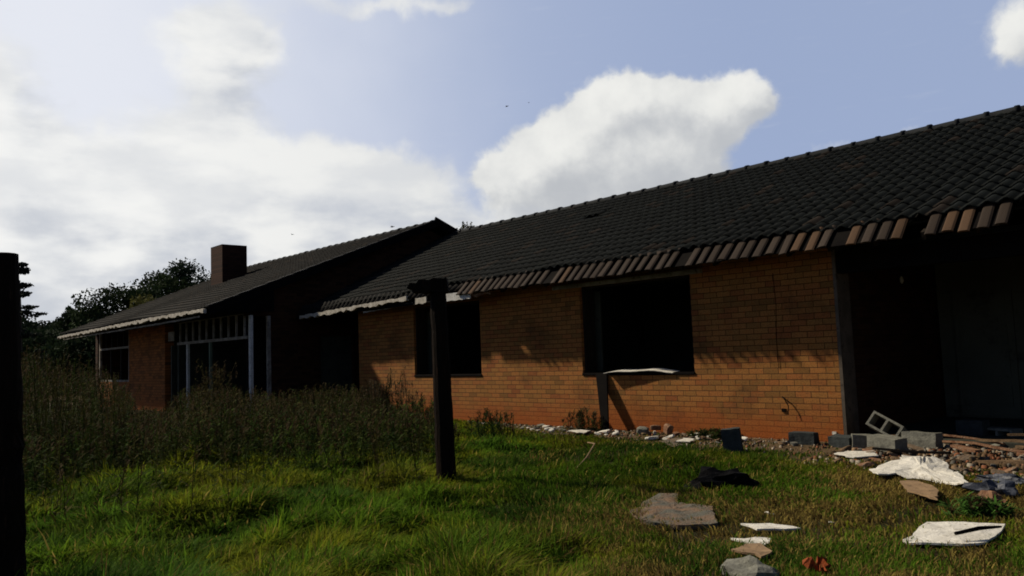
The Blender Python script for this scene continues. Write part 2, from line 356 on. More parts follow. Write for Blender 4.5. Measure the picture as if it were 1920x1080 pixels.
# end of the wall beside the open veranda: plastered return
MB().box(-5.306, -5.26, YW-.004, 11.60, -.1, 2.80).build('plaster_return', m_return, house)
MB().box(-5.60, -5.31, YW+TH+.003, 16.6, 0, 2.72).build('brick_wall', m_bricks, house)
wc = MB(); wc.tube([(-6.24, 11.19, 2.5), (-6.22, 11.188, 2.0), (-6.25, 11.19, 1.5), (-6.24, 11.188, 1.05)], [.004]*4, 6); wc.build('wall_crack', m_black, house)  # crack line in the brickwork, built as a thin black tube
wc = MB(); wc.tube([(-6.21, 11.19, .62), (-6.16, 11.15, .60), (-6.10, 11.14, .50), (-6.09, 11.13, .42)], [.012, .010, .008, .006], 6); wc.build('wall_hole', m_black, house)  # dark hole in the wall, built as a raised black piece
MB().box(-6.235, -6.175, 11.18, 11.197, .40, .45).build('wall_hole', m_black, house)  # second dark hole, also a raised black piece
MB().box(-5.47, -5.41, 11.175, 11.197, .10, .14).build('mortar_dab', m_plaster, house)
# rooms behind
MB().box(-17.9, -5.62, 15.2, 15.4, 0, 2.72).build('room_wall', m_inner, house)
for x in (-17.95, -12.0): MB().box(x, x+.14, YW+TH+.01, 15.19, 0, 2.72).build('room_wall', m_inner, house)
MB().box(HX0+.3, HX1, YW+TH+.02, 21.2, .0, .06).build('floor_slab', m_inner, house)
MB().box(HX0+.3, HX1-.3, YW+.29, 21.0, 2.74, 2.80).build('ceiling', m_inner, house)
# veranda: back wall with panelled doors, beam over the opening
vb = MB().box(-5.26, HX1, 15.0, 15.25, .06, 2.73).build('veranda_back_wall', m_verand, house)
for i, x in enumerate((-5.0, -3.9, -2.6, -1.5, -.3, 1.0)):
    d = MB(); d.box(x, x+.9, 14.95, 14.997, .1, 2.2)
    for z in (.25, .75, 1.25, 1.75): d.box(x+.1, x+.8, 14.93, 14.948, z, z+.36)
    d.build('door_panel', m_verand, house)
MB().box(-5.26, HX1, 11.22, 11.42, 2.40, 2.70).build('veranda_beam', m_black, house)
MB().box(HX1-.28, HX1, 11.2, 21.2, 0, 2.8).build('brick_wall', m_bricks, house)
MB().box(HX0+.3, HX1, 21.2, 21.5, 0, 2.8).build('brick_wall', m_brick, house)
# plates, beam strip under the eaves
MB().box(-10.9, -7.5, 11.12, 11.197, 2.63, 2.70).build('wall_plate', m_peel, house)
# window linings and sills
for xa, xb, za, zb in ((-15.64, -13.19, 1.015, 2.62), (-10.25, -7.76, 1.01, 2.66)):
    f = MB(); f.box(xa+.001, xa+.05, YW+.06, YW+TH+.05, za, zb-.04); f.box(xb-.05, xb-.001, YW+.06, YW+TH+.05, za, zb-.04); f.box(xa+.001, xb-.001, YW+.06, YW+TH+.05, zb-.04, zb)
    fo = f.build('window_frame', m_timber, house)
    s = MB(); s.box(xa-.01, xb+.01, YW-.02, YW+TH+.03, za-.045, za+.004); s.build('sill', m_black, fo, bevel=.006)
    c_ = MB(); c_.box(xa-.06, xa+.14, YW+TH+.12, YW+TH+.16, za+.02, zb-.1); c_.build('lining_board', m_dgreen, fo)

# --- tiles
def tiles(name, x0, x1, eave, ridge, rows, px=.2, jit=1.0, skip=None, base=(.0105, .0128, .0125), step=.042, sagf=None, gap=0, amp=1.0, flat=False):
    ey, ez = eave; ry, rz = ridge; ln = math.hypot(ry-ey, rz-ez); dy, dz = (ry-ey)/ln, (rz-ez)/ln; nyy, nzz = -dz, dy
    rh = ln/rows; ncol = int(round((x1-x0)/px)); px = (x1-x0)/ncol
    S = 7; us = np.linspace(0, 1, S); prof = .050*np.power(.5-.5*np.cos(2*np.pi*np.clip((us-.18)/.82, 0, 1)), .85)
    if flat: prof = .020*np.array([.2, .9, 1, 1, 1, .9, .2])
    V_, F_, C_, T_ = [], [], [], []
    n = 0
    for r in range(rows):
        for c in range(ncol):
            if skip and skip(r, x0+(c+.5)*px): continue
            j = (random.random()-.5)*.006*jit; tl = (random.random()-.5)*.012*jit; xs = (random.random()-.5)*.006*jit; ys = (random.random()-.5)*.012*jit
            xx = x0 + (c+gap*.5+us*(1-gap))*px + xs
            s0, s1 = r*rh-.03+ys, (r+1)*rh+.03
            h0 = prof*amp + step + j + tl*(us-.5); h1 = prof + .002
            hl = h0 - .03
            sag = sagf(xx) if sagf else 0*xx
            for s, h in ((s1, h1), (s0, h0), (s0+.006, hl)):
                k = max(0, 1-s/ln)
                V_.append(np.stack([xx, ey+dy*s+nyy*h, ez+dz*s+nzz*h + sag*k], 1))
            b0 = n; n += 3*S
            for a in range(2):
                for i in range(S-1): F_.append((b0+a*S+i, b0+a*S+i+1, b0+(a+1)*S+i+1, b0+(a+1)*S+i))
            g = .75+random.random()*.5; cc = np.array(base)*g
            if gap and random.random() < (.35 if xx[0] > -5.6 else .08): cc = np.array((.075, .046, .028))*g
            elif random.random() < .06: cc = np.array((.026, .021, .017))*g
            C_.append(np.repeat(cc[None], 3*S, 0))
    Vv = np.concatenate(V_); F_ = np.array(F_)
    return Vv, F_, np.concatenate(C_)
def put_tiles(name, data, parent):
    o0 = wloc(parent); Vv, F_, C_ = data
    o = npmesh(name, (Vv-np.array(o0)).astype(np.float32), F_.ravel(), np.full(len(F_), 4), m_tile, C_, parent=parent, smooth=True); return o
SAG = lambda x: -.16*sstep(-np.asarray(x), 11.5, 20.0) + .018*np.sin(np.asarray(x)*1.7) + .012*np.sin(np.asarray(x)*4.1)
hole = lambda r, x: (r in (12, 13) and -13.0 < x < -12.4 and random.random() < .7)
mr = put_tiles('main_roof', tiles('t', HX0+.05, HX1, ME, MR, 18, skip=hole, sagf=SAG), house)
def slab(mb, x0, x1, e, r, off, th):
    ln = math.hypot(r[0]-e[0], r[1]-e[1]); n = (-(r[1]-e[1])/ln, (r[0]-e[0])/ln)
    mb.prism([(e[0]+n[0]*off, e[1]+n[1]*off), (r[0]+n[0]*off, r[1]+n[1]*off), (r[0]+n[0]*(off-th), r[1]+n[1]*(off-th)), (e[0]+n[0]*(off-th), e[1]+n[1]*(off-th))], 'x', x0, x1)
# ragged last course that has slipped off its batten and hangs steeply
def hang_skip(r, x): return (int(x*5) in (-37, -52, -24)) or (-4.05 < x < -3.74) or x > -2.83 or x < -13.1
ev = tiles('e', -13.1, -2.8, (10.49, 2.70), (10.78, 3.0), 1, px=.2, jit=4.0, skip=hang_skip, base=(.042, .032, .025), step=.02, gap=.34, flat=True)
for k in range(len(ev[0])//21):
    se = put_tiles('slipped_tile', (ev[0][k*21:k*21+21], ev[1][:12], ev[2][k*21:k*21+21]), mr); se.data.polygons.foreach_set('use_smooth', [False]*12)
eb = MB()
for xa, xb in ((-13.1, -4.06), (-3.73, -2.84)): slab(eb, xa, xb, (10.50, 2.70), (10.86, 3.03), .006, .012)
slab(eb, HX0+.1, -13.12, (10.62, 2.62), (10.90, 2.96), .0, .015)
eb.build('eave_light_block', m_black, mr)  # strip added behind the tiles to stop sun leaking through the gaps
ev = tiles('e', HX0+.1, -13.1, (10.66, 2.80), (10.80, 2.95), 1, px=.2, jit=1, sagf=SAG, base=(.014, .013, .012)); put_tiles('eave_tiles', ev, mr)
u = MB()
e2 = (ME[0]+.15, ME[1]+.15*.4463-.0)
slab(u, HX0+.06, HX1, e2, MR, -.10, .03)
slab(u, HX0+.06, HX1, (21.6, 2.95), (MR[0], MR[1]-.01), -.02, -.08)
u.build('roof_blocking_slab', m_tile_dirty, mr)  # front slab added under the tiles to block light; other is rear slope
# rafters showing where the soffit is gone
rf = MB()
x = -20.0
while x < HX1:
    slab(rf, x, x+.05, (10.62, ME[1]-.13*.4463-.02), (13.0, ME[1]+(13-10.75)*.4463), -.14, .11); x += .62
rf.build('rafters', m_timber, mr)
# ridge caps
def ridge(name, x0, x1, y, z, ln, parent, r=.115):
    m_ = []; F_ = []; C_ = []; n = 0; S = 9; x = x0
    while x < x1-.05:
        xe = min(x+ln, x1); jz = (random.random()-.5)*.016; jy = (random.random()-.5)*.016
        rings = [(x-.02, r*.92), (xe-.07, r), (xe-.065, r*1.16), (xe, r*1.16), (xe+.004, r*.9)]
        for xr, rr in rings:
            a = np.linspace(-.15, math.pi+.15, S)
            m_.append(np.stack([np.full(S, xr), y+jy+np.cos(a)*rr*1.15, z+jz+np.sin(a)*rr*.85], 1))
        for a in range(4):
            for i in range(S-1): F_.append((n+a*S+i, n+a*S+i+1, n+(a+1)*S+i+1, n+(a+1)*S+i))
        g = .7+random.random()*.6; C_.append(np.repeat(np.array([[.012*g, .014*g, .016*g]]), 5*S, 0)); n += 5*S; x = xe
    o0 = np.array(wloc(parent)); F_ = np.array(F_)
    return npmesh(name, (np.concatenate(m_)-o0).astype(np.float32), F_.ravel(), np.full(len(F_), 4), m_tile, np.concatenate(C_), parent=parent)
ridge('ridge_caps', -20.2, HX1, MR[0], MR[1]+.0, .49, mr)

# --- wing
X0, X1 = -34.4, -20.2
wr = put_tiles('wing_roof', tiles('w', X0, X1, WE, WR, 23, px=.2, sagf=lambda x: .03*np.sin(np.asarray(x)*.9)-.06*sstep(-np.asarray(x), 28, 34.4), base=(.0095, .0102, .0108)), house)
u = MB(); slab(u, X0+.02, X1-.02, (WE[0]+.04, WE[1]+.02), WR, -.05, .04); slab(u, X0+.02, X1-.02, (22.6, 2.85), WR, .03, .09)
u.build('roof_blocking_slab', m_tile_dirty, wr)  # light-blocking slab added under the wing tiles, plus the rear slope
ridge('ridge_caps', X0, X1+.02, WR[0], WR[1], .46, wr)
vg = MB()
for e, r_ in (((WE[0], WE[1]+.03), (WR[0], WR[1]+.05)), ((22.6, 2.88), (WR[0], WR[1]+.05))):
    slab(vg, X1+.004, X1+.05, e, r_, .05, .23)
vg.build('barge_board', m_black, wr)
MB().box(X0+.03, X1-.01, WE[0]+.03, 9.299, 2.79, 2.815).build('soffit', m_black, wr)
MB().prism([(8.12, 2.82), (9.9, 2.82), (9.9, 3.44), (8.12, 2.83)], 'x', X1-.04, X1-.015).build('verge_soffit', m_black, wr)
cp = MB()
ln = math.hypot(WR[0]-WE[0], WR[1]-WE[1]); k = int(ln/.42)
for i in range(k):
    a, b_ = i/k, (i+1)/k
    e = (WE[0]+(WR[0]-WE[0])*a, WE[1]+(WR[1]-WE[1])*a+.055); r_ = (WE[0]+(WR[0]-WE[0])*(b_+.01), WE[1]+(WR[1]-WE[1])*(b_+.01)+.035)
    slab(cp, X1-.14, X1+.075, e, r_, .05, .035)
cp.build('verge_tiles', m_tile_dirty, wr)
# gable wall with brick infill up to the roof
gt = lambda y: WE[1] + (y-WE[0])*.3879 - .12 if y <= WR[0] else WR[1] - (y-WR[0])*.3879 - .12
GX_ = -20.55
g = MB(); g.prism([(9.95, -.1), (11.45, -.1), (11.45, gt(11.45)), (9.95, gt(9.95))], 'x', GX_-TH, GX_)
g.prism([(12.55, -.1), (21.2, -.1), (21.2, gt(21.2)), (15.35, gt(15.35)), (12.55, gt(12.55))], 'x', GX_-TH, GX_)
g.prism([(11.45, 2.15), (12.55, 2.15), (12.55, gt(12.55)), (11.45, gt(11.45))], 'x', GX_-TH, GX_)
g.prism([(9.3, 2.72), (9.95, 2.72), (9.95, gt(9.95)), (9.3, gt(9.3))], 'x', GX_-TH, GX_)
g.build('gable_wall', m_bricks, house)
MB().box(GX_-.2, GX_-.12, 11.46, 12.54, .06, 2.14).build('side_door', m_dgreen, house)
# recess beside the gable: back wall with green plaster, return of the main wall
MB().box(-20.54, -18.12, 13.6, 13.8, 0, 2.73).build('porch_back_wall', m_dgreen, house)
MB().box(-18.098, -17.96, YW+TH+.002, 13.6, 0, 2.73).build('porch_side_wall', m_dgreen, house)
# front of the wing
YG = 9.3
w = MB(); w.box(-30.35, -26.75, YG, YG+TH, -.1, 3.05); w.build('brick_wall', m_brickw, house)
MB().box(-34.1, -30.352, YG, YG+TH, -.1, .95).build('brick_wall', m_brickw, house)
for xa, xb in ((-34.1, -30.352), (-26.748, -20.6)): MB().box(xa, xb, YG, YG+TH, 2.85, 3.05).build('lintel', m_bricks, house)
MB().box(-34.1, -20.85, 13.2, 13.4, 0, 3.6).build('room_wall', m_green, house)
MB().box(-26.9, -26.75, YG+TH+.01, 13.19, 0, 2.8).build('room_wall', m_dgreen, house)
MB().box(-34.0, -20.85, YG+TH+.01, 21, 2.86, 2.92).build('ceiling', m_dgreen, house)
MB().box(-34.0, -20.85, YG+TH+.01, 21, -.02, .04).build('floor_slab', m_inner, house)
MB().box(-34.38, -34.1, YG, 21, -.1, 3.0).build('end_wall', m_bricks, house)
# left window: worn white frame, transom
f = MB(); f.box(-33.98, -33.88, YG+.02, YG+.10, .955, 2.845); f.box(-30.46, -30.37, YG+.02, YG+.10, .955, 2.845); f.box(-33.88, -30.46, YG+.02, YG+.10, 2.16, 2.23)
f.box(-33.88, -30.46, YG+.02, YG+.10, .955, 1.02); fw = f.build('window_frame', m_peel, house)
for x in (-33.2, -32.5, -31.8, -31.1): MB().box(x, x+.05, YG+.035, YG+.085, 2.235, 2.84).build('transom_bar', m_timber, fw)
for x in (-32.6, -31.4): MB().box(x, x+.05, YG+.035, YG+.085, 1.025, 2.155).build('mullion', m_timber, fw)
# large glazed front: rail, transom bars, mullions
f = MB(); f.box(-25.75, -20.62, YG+.02, YG+.12, 2.10, 2.18); f.box(-25.75, -20.62, YG+.02, YG+.12, 2.775, 2.835); fw = f.build('window_frame', m_peel, house)
x = -25.6
while x < -20.9: MB().box(x, x+.055, YG+.04, YG+.09, 2.185, 2.77).build('transom_bar', m_peel, fw); x += .52
for x, ww, m_ in ((-25.0, .10, m_white), (-25.72, .07, m_dgreen), (-23.25, .08, m_green), (-26.3, .07, m_dgreen)): MB().box(x, x+ww, YG+.03, YG+.10, 0, 2.095).build('mullion', m_, fw)
MB().box(-26.6, -26.1, YG+.05, YG+.08, 2.25, 2.55).build('transom_panel', m_peel, fw)
MB().box(-23.1, -21.5, 10.6, 10.72, 0, 2.80).build('green_partition', m_green, house)
MB().box(-22.2, -21.8, 10.54, 10.59, .5, 2.0).build('doorway_black_panel', m_black, house)  # solid panel whose black colour stands in for an opening
MB().box(-21.35, -21.25, YG+.3, 13.19, .045, 2.855).build('room_wall', m_black, house)  # black screen added so the corner opening stays dark
# corner posts
MB().box(-20.48, -20.37, YG-.02, YG+.07, -.05, 2.72).build('porch_post', m_white, house, bevel=.01)
MB().box(-20.62, -20.54, 9.85, 9.945, -.05, 2.715).build('porch_post', m_peel, house)
# gutters and fascia remnants
def strip(name, pts, h, th, m_, parent, rag=.03):
    # ragged board following pts (x, y, ztop)
    mb = MB(); top = []; bot = []
    for i in range(len(pts)-1):
        a, b_ = Vector(pts[i]), Vector(pts[i+1]); n = max(2, int((b_-a).length/.12))
        for k in range(n): top.append(a.lerp(b_, k/n))
    top.append(Vector(pts[-1])); n = len(top)
    vs = []
    for p in top:
        hh = h*(1+random.uniform(-1, 1)*rag*6); zt = random.uniform(-1, .4)*rag*.3
        vs += [(p.x, p.y, p.z+zt), (p.x, p.y, p.z-hh), (p.x, p.y+th, p.z+zt), (p.x, p.y+th, p.z-hh)]
    fs = []
    for i in range(n-1):
        a = i*4; b_ = a+4
        fs += [(a, a+1, b_+1, b_), (a+2, b_+2, b_+3, a+3), (a, b_, b_+2, a+2), (a+1, a+3, b_+3, b_+1)]
    fs += [(0, 2, 3, 1), (n*4-4, n*4-3, n*4-1, n*4-2)]
    mb.add(vs, fs); return mb.build(name, m_, parent)
m_peel2 = mottled('flaking_cream_paint', [(.58, .55, .48), (.36, .33, .27), (.025, .018, .013)], 9, fine=30, world=True)
strip('gutter', [(-20.05, 10.55, 2.69), (-17.5, 10.55, 2.76), (-15.0, 10.55, 2.83)], .09, .09, m_peel2, house, rag=.07)
strip('fascia_board', [(-17.0, 10.66, 2.62), (-14.9, 10.66, 2.68)], .05, .025, m_peel, house)
strip('fascia_board', [(-14.66, 10.56, 2.75), (-14.25, 10.56, 2.76)], .15, .02, m_peel2, house)
strip('fascia_board', [(-13.95, 10.54, 2.76), (-12.7, 10.54, 2.755)], .16, .022, m_white, house, rag=.012)
strip('fascia_board', [(-12.68, 10.56, 2.73), (-12.1, 10.56, 2.74)], .10, .02, m_rubr, house, rag=.05)
strip('gutter', [(-34.5, 7.98, 2.76), (-28, 7.98, 2.83), (-24, 7.98, 2.87), (-20.25, 7.98, 2.87)], .085, .09, m_peel2, house, rag=.075)
strip('fascia_board', [(-34.3, 8.14, 2.66), (-24, 8.14, 2.70), (-20.9, 8.14, 2.73)], .05, .02, m_peel, house)
strip('torn_underlay', [(-20.3, 9.1, 2.98), (-20.26, 9.5, 2.98), (-20.3, 9.9, 3.05)], .12, .01, m_blue, house, rag=.06)
# chimney
ch = MB(); cx0, cx1, cy0, cy1 = -29.8, -28.75, 12.05, 13.0
ch.box(cx0, cx1, cy0, cy1, 4.2, 5.88)
ch.build('chimney', m_chim, wr)

# ------------------------------------------------------------------ hanging light fitting
hl = empty('hanging_cable', (-5.06, 13.0, 2.74), label='frayed cable with a pale broken bulb dangling in the open veranda', cat='light fitting')
MB().tube([(-5.06, 13, 2.735), (-5.08, 13, 2.62), (-5.05, 13, 2.48), (-5.06, 13, 2.40)], [.008]*4, 6).build('cable', m_black, hl)
MB().tube([(-5.06, 13, 2.41), (-5.06, 13, 2.38), (-5.055, 13, 2.33), (-5.055, 13, 2.29)], [.012, .028, .03, .008], 8).build('bulb', m_white, hl, smooth=True)

# ------------------------------------------------------------------ posts
def post(name, x, y, h, r0, r1, lean, label, head=False):
    e = empty(name, (x, y, 0), label=label, cat='post')
    n = 14; pts = []; rad = []
    for i in range(n+1):
        f = i/n; pts.append((x+lean[0]*f+random.uniform(-1, 1)*.004, y+lean[1]*f+random.uniform(-1, 1)*.004, -.2+(h+.2)*f)); rad.append(r0+(r1-r0)*f+random.uniform(-1, 1)*.003)
    MB().tube(pts, rad, 14).build('shaft', m_post, e, smooth=False)
    return e
pc = post('timber_post', -7.05, 5.44, 2.22, .115, .090, (-.03, -.03), 'tall dark timber post with a splintered bracket on top, standing in the grass')
# bracket: splintered cross piece and plate
b_ = MB(); tx, ty = -7.08, 5.41
ax = Vector((.68, .73, -.02)).normalized(); up = Vector((0, 0, 1)); sd_ = ax.cross(up).normalized()
mt = Matrix.Translation((tx, ty, 2.13)) @ Matrix((ax, sd_, up)).transposed().to_4x4()
outl = [(-.37,.05),(-.33,.12),(-.25,.115),(-.22,.165),(-.10,.155),(-.04,.185),(.04,.17),(.12,.18),(.135,.0),(.05,-.03),(-.08,.0),(-.16,-.03),(-.21,.0),(-.28,-.02),(-.30,.03)]
vs = [mt @ Vector((p*.9, d, q*.82)) for d in (-.10, .10) for p, q in outl]; n = len(outl)
b_.add(vs, [tuple(range(n)), tuple(range(n, 2*n))[::-1]] + [(i, i+n, (i+1) % n+n, (i+1) % n) for i in range(n)])
b_.box(-.02, .02, -.103, -.100, .02, .13, mt)
b_.build('bracket', m_post, pc)
pl = MB().box(.06, .10, -.118, -.104, .0, .12, mt); pl.build('rusty_strap', m_rubr, pc)
post('timber_post', -5.53, 1.05, 2.12, .098, .092, (-.09, -.06), 'thick dark timber post close to the viewer with a sawn flat top, beside the weeds')

# ------------------------------------------------------------------ loose things on the ground
m_slabx = mottled('slab_pink', [(.20, .125, .075), (.10, .105, .085), (.035, .04, .03)], 5, bd=.02)
def sheet(name, poly, z, th, m_, label, cat, bend=.03, raise_=None, group=None, seed=0):
    # irregular sheet: outline, jagged edge, gently warped, with thickness
    rnd = random.Random(seed); pts = []
    for i in range(len(poly)):
        a, c = Vector(poly[i]), Vector(poly[(i+1) % len(poly)]); n = max(1, int((c-a).length/.08))
        for k in range(n):
            p = a.lerp(c, k/n); jj = .024 if k else .014; pts.append((p.x+rnd.uniform(-jj, jj), p.y+rnd.uniform(-jj, jj)))
    cx = sum(p[0] for p in pts)/len(pts); cy = sum(p[1] for p in pts)/len(pts)
    rings = 5; N_ = len(pts); tv = []
    for r in range(rings):
        f = 1-r/rings
        for p in pts: tv.append((cx+(p[0]-cx)*f, cy+(p[1]-cy)*f))
    tv.append((cx, cy))
    def hz(x, y):
        h = z + bend*(mnoise.noise(Vector((x*2.2, y*2.2, seed*3.1)))+.5) + bend*.6*mnoise.noise(Vector((x*8, y*8, seed)))
        if raise_:
            for (rx, ry, rr, rh) in raise_: h += rh*math.exp(-((x-rx)**2+(y-ry)**2)/rr**2)
        return h
    vs = [(x, y, hz(x, y)) for x, y in tv]; nT = len(vs); vs += [(x, y, h-th) for x, y, h in vs]
    fs = []
    for r in range(rings-1):
        for i in range(N_):
            j = (i+1) % N_; a, b1, c, d = r*N_+i, r*N_+j, (r+1)*N_+j, (r+1)*N_+i; fs += [(a, b1, c, d), (a+nT, d+nT, c+nT, b1+nT)]
    for i in range(N_):
        j = (i+1) % N_; a = (rings-1)*N_; fs += [(a+i, a+j, nT-1), (a+i+nT, nT-1+nT, a+j+nT), (i, i+nT, j+nT, j)]
    mb = MB(); mb.add(vs, fs); o = mb.build(name, m_, None, origin=(cx, cy, z)); return tag(o, label, cat, group)
SHEETS = {
 'big': [(-3.81,8.57),(-3.73,9.18),(-3.87,9.58),(-3.73,9.72),(-3.56,9.52),(-3.47,9.24),(-3.28,9.14),(-2.66,8.12),(-2.71,7.97),(-2.94,8.17),(-3.24,8.33),(-3.47,8.38),(-3.58,8.22)],
 'low': [(-2.33,5.69),(-2.45,6.38),(-1.96,6.58),(-1.94,6.43),(-1.93,5.89),(-2.12,5.77)],
 'ply': [(-3.19,7.81),(-3.09,7.95),(-2.79,7.6),(-2.63,7.12),(-2.7,7.15),(-3.03,7.52)],
 'slab': [(-4.46,5.39),(-4.68,5.91),(-4.72,6.21),(-4.64,6.27),(-4.38,5.98),(-4.05,5.98),(-3.69,5.53),(-3.86,5.23),(-4.16,5.17)],
 'strip': [(-3.49,5.52),(-3.34,5.68),(-3.09,5.7),(-3.15,5.57),(-3.29,5.46)],
 'scrap': [(-3.31,5.08),(-3.21,5.14),(-3.11,5.3),(-3.01,5.16),(-3.02,5.01),(-3.14,5.04)],
 'tan': [(-3.07,4.75),(-3.09,4.95),(-3.02,5.04),(-2.84,4.89),(-2.82,4.71)],
 'plaster': [(-4.7,9.62),(-4.72,10.03),(-4.41,10.09),(-4.19,9.7),(-4.4,9.47)],
 'w1': [(-7.25,9.89),(-7.39,10.29),(-7.21,10.31),(-7.02,9.94)],
 'w2': [(-9.83,10.3),(-9.8,10.52),(-9.48,10.48),(-9.28,10.09)],
 'path': [(-7.52,9.89),(-7.65,10.35),(-7.43,10.36),(-7.29,9.87),(-6.98,9.70),(-6.95,9.38)]}
sheet('plaster_sheet', SHEETS['big'], .035, .012, m_plaster, 'large torn white plaster sheet, crumpled, on dry grass before the block pile', 'plaster sheet', .05, [(-3.5, 9.0, .35, .08)], seed=1)
sheet('plaster_sheet', SHEETS['low'], .035, .014, m_plaster, 'white square-cornered board lying flat in the grass at the lower right', 'board', .02, seed=2)
sheet('board_piece', SHEETS['ply'], .075, .014, m_ply, 'tan bare board in the grass, directly in front of the large torn white sheet', 'board', .02, seed=3)
sheet('concrete_slab', SHEETS['slab'], .02, .04, m_slabx, 'broken pinkish grey slab lying in the grass, left of the white scraps', 'slab', .03, [(-4.6, 6.1, .2, .05)], seed=4)
sheet('plaster_strip', SHEETS['strip'], .03, .012, m_plaster, 'thin pale strip of plaster, the farther of two white scraps right of the slab', 'plaster piece', .015, seed=5)
sheet('plaster_scrap', SHEETS['scrap'], .03, .012, m_plaster, 'bright white plaster scrap touching the small tan board', 'plaster piece', .02, seed=6)
sheet('board_piece', SHEETS['tan'], .04, .014, m_ply, 'small pointed tan board beside the bright white scrap near the bottom edge', 'board', .02, seed=7)
sheet('plaster_sheet', SHEETS['plaster'], .035, .012, m_plaster, 'cream plaster sheet lying just in front of the broken concrete blocks', 'plaster sheet', .02, seed=8)
sheet('plaster_piece', SHEETS['w1'], .03, .012, m_plaster, 'small white sheet below the big window, right of the broken bricks', 'plaster piece', .015, seed=9)
sheet('plaster_piece', SHEETS['w2'], .04, .012, m_plaster, 'thin white flake on the rubble, left of the leaning dark board', 'plaster piece', .015, seed=10)
sheet('cement_patch', SHEETS['path'], .02, .012, m_slab, 'flat tan cement fragment between the small white sheet and the lawn', 'cement piece', .01, seed=11)
# bent board on the window sill
mb = MB(); vs = []; n = 12
for i in range(n+1):
    f = i/n; x = -9.62+f*1.45; z = 1.028+.035*math.sin(f*math.pi)+.01*math.sin(f*11)
    w0 = .10*(1-f)+.02
    vs += [(x, YW-.10*(1-f)-.05, z-.012+.0*f), (x, YW+.16, z+.015), (x, YW-.10*(1-f)-.05, z-.022), (x, YW+.16, z+.005)]
fs = []
for i in range(n):
    a = i*4; fs += [(a, a+4, a+5, a+1), (a+2, a+3, a+7, a+6), (a, a+2, a+6, a+4), (a+1, a+5, a+7, a+3)]
fs += [(0, 1, 3, 2), (n*4, n*4+2, n*4+3, n*4+1)]
mb.add(vs, fs); tag(mb.build('warped_board', m_plaster, None, origin=(-9, YW, 1.03)), 'warped pale board resting on the sill of the big window', 'board')
# leaning dark board under the window
mb = MB(); mb.prism([(-9.90, 1.0), (-9.64, 1.0), (-9.40, .0), (-9.55, .0)], 'y', 0, .03)
vs = [(x, (10.86+.30*(z/1.0))+y, z) for x, y, z in mb.v]; mb.v = vs
tag(mb.build('leaning_board', m_black, None, origin=(-9.6, 11, 0)), 'dark tapering board leaning against the brick wall under the big window', 'board')
# concrete blocks
def block(name, x, y, z, rz, rx, ry, label, m_=None, size=(.39, .19, .19), hollow=True, group='concrete blocks fallen near the veranda'):
    l, d, h = size; mb = MB(); wl = .03
    if hollow:   # cores open along local z
        mb.box(-l/2, l/2, -d/2, -d/2+wl, 0, h); mb.box(-l/2, l/2, d/2-wl, d/2, 0, h)
        mb.box(-l/2, -l/2+wl, -d/2+wl, d/2-wl, 0, h); mb.box(l/2-wl, l/2, -d/2+wl, d/2-wl, 0, h); mb.box(-wl/2, wl/2, -d/2+wl, d/2-wl, 0, h)
    else: mb.box(-l/2, l/2, -d/2, d/2, 0, h)
    import bmesh
    me = bpy.data.meshes.new(name); me.from_pydata(mb.v, [], mb.f); bm = bmesh.new(); bm.from_mesh(me)
    if not hollow:
        bmesh.ops.subdivide_edges(bm, edges=bm.edges[:], cuts=3, use_grid_fill=True)
        for v in bm.verts:
            v.co += Vector([mnoise.noise(v.co*9+Vector((x*3, y*3, k*7))) for k in range(3)])*.012
    bmesh.ops.recalc_face_normals(bm, faces=bm.faces); bm.to_mesh(me); bm.free()
    me.materials.append(m_ or m_conc); o = bpy.data.objects.new(name, me); col.objects.link(o)
    o.location = (x, y, z); o.rotation_euler = (R(rx), R(ry), R(rz)); return tag(o, label, 'concrete block', group)
block('concrete_block', -5.70, 10.78, -.01, 8, 0, 0, 'small grey block against the brick wall near its right corner', size=(.36, .2, .17), hollow=False, m_=m_concd)
block('concrete_block', -5.10, 10.75, -.01, -14, 6, 0, 'dark grey block in front of the wall corner, left of the block pile', size=(.34, .2, .15), hollow=False, m_=m_concd)
block('concrete_block', -5.97, 9.42, -.02, 25, 3, -6, 'dark grey block standing on end alone at the edge of the grass', size=(.24, .14, .34), hollow=False, m_=m_concd, group=None)
block('concrete_block', -4.42, 10.50, -.005, -22, 4, 2, 'long pale grey block, frontmost of the pile by the veranda', size=(.46, .2, .19), hollow=False)
block('concrete_block', -4.20, 11.05, .0, -6, -4, 0, 'pale grey block behind the frontmost one in the pile', size=(.44, .2, .2), hollow=False)
block('concrete_block', -4.70, 11.25, .20, -4, 66, 27, 'hollow block tilted up on the pile with its cores showing', size=(.44, .22, .20), hollow=True)
block('concrete_block', -4.82, 10.72, .0, 30, 0, 5, 'weathered block under the tilted hollow one', size=(.3, .2, .17), hollow=False)
block('concrete_block', -4.0, 12.35, .06, -10, 0, 0, 'dim grey block on the veranda floor, left of the hollow one', size=(.36, .2, .2), hollow=False, m_=m_concd)
block('concrete_block', -3.62, 12.5, .06, -20, 90, 0, 'hollow block lying on its side on the veranda floor at the right edge', size=(.44, .2, .22), hollow=True)
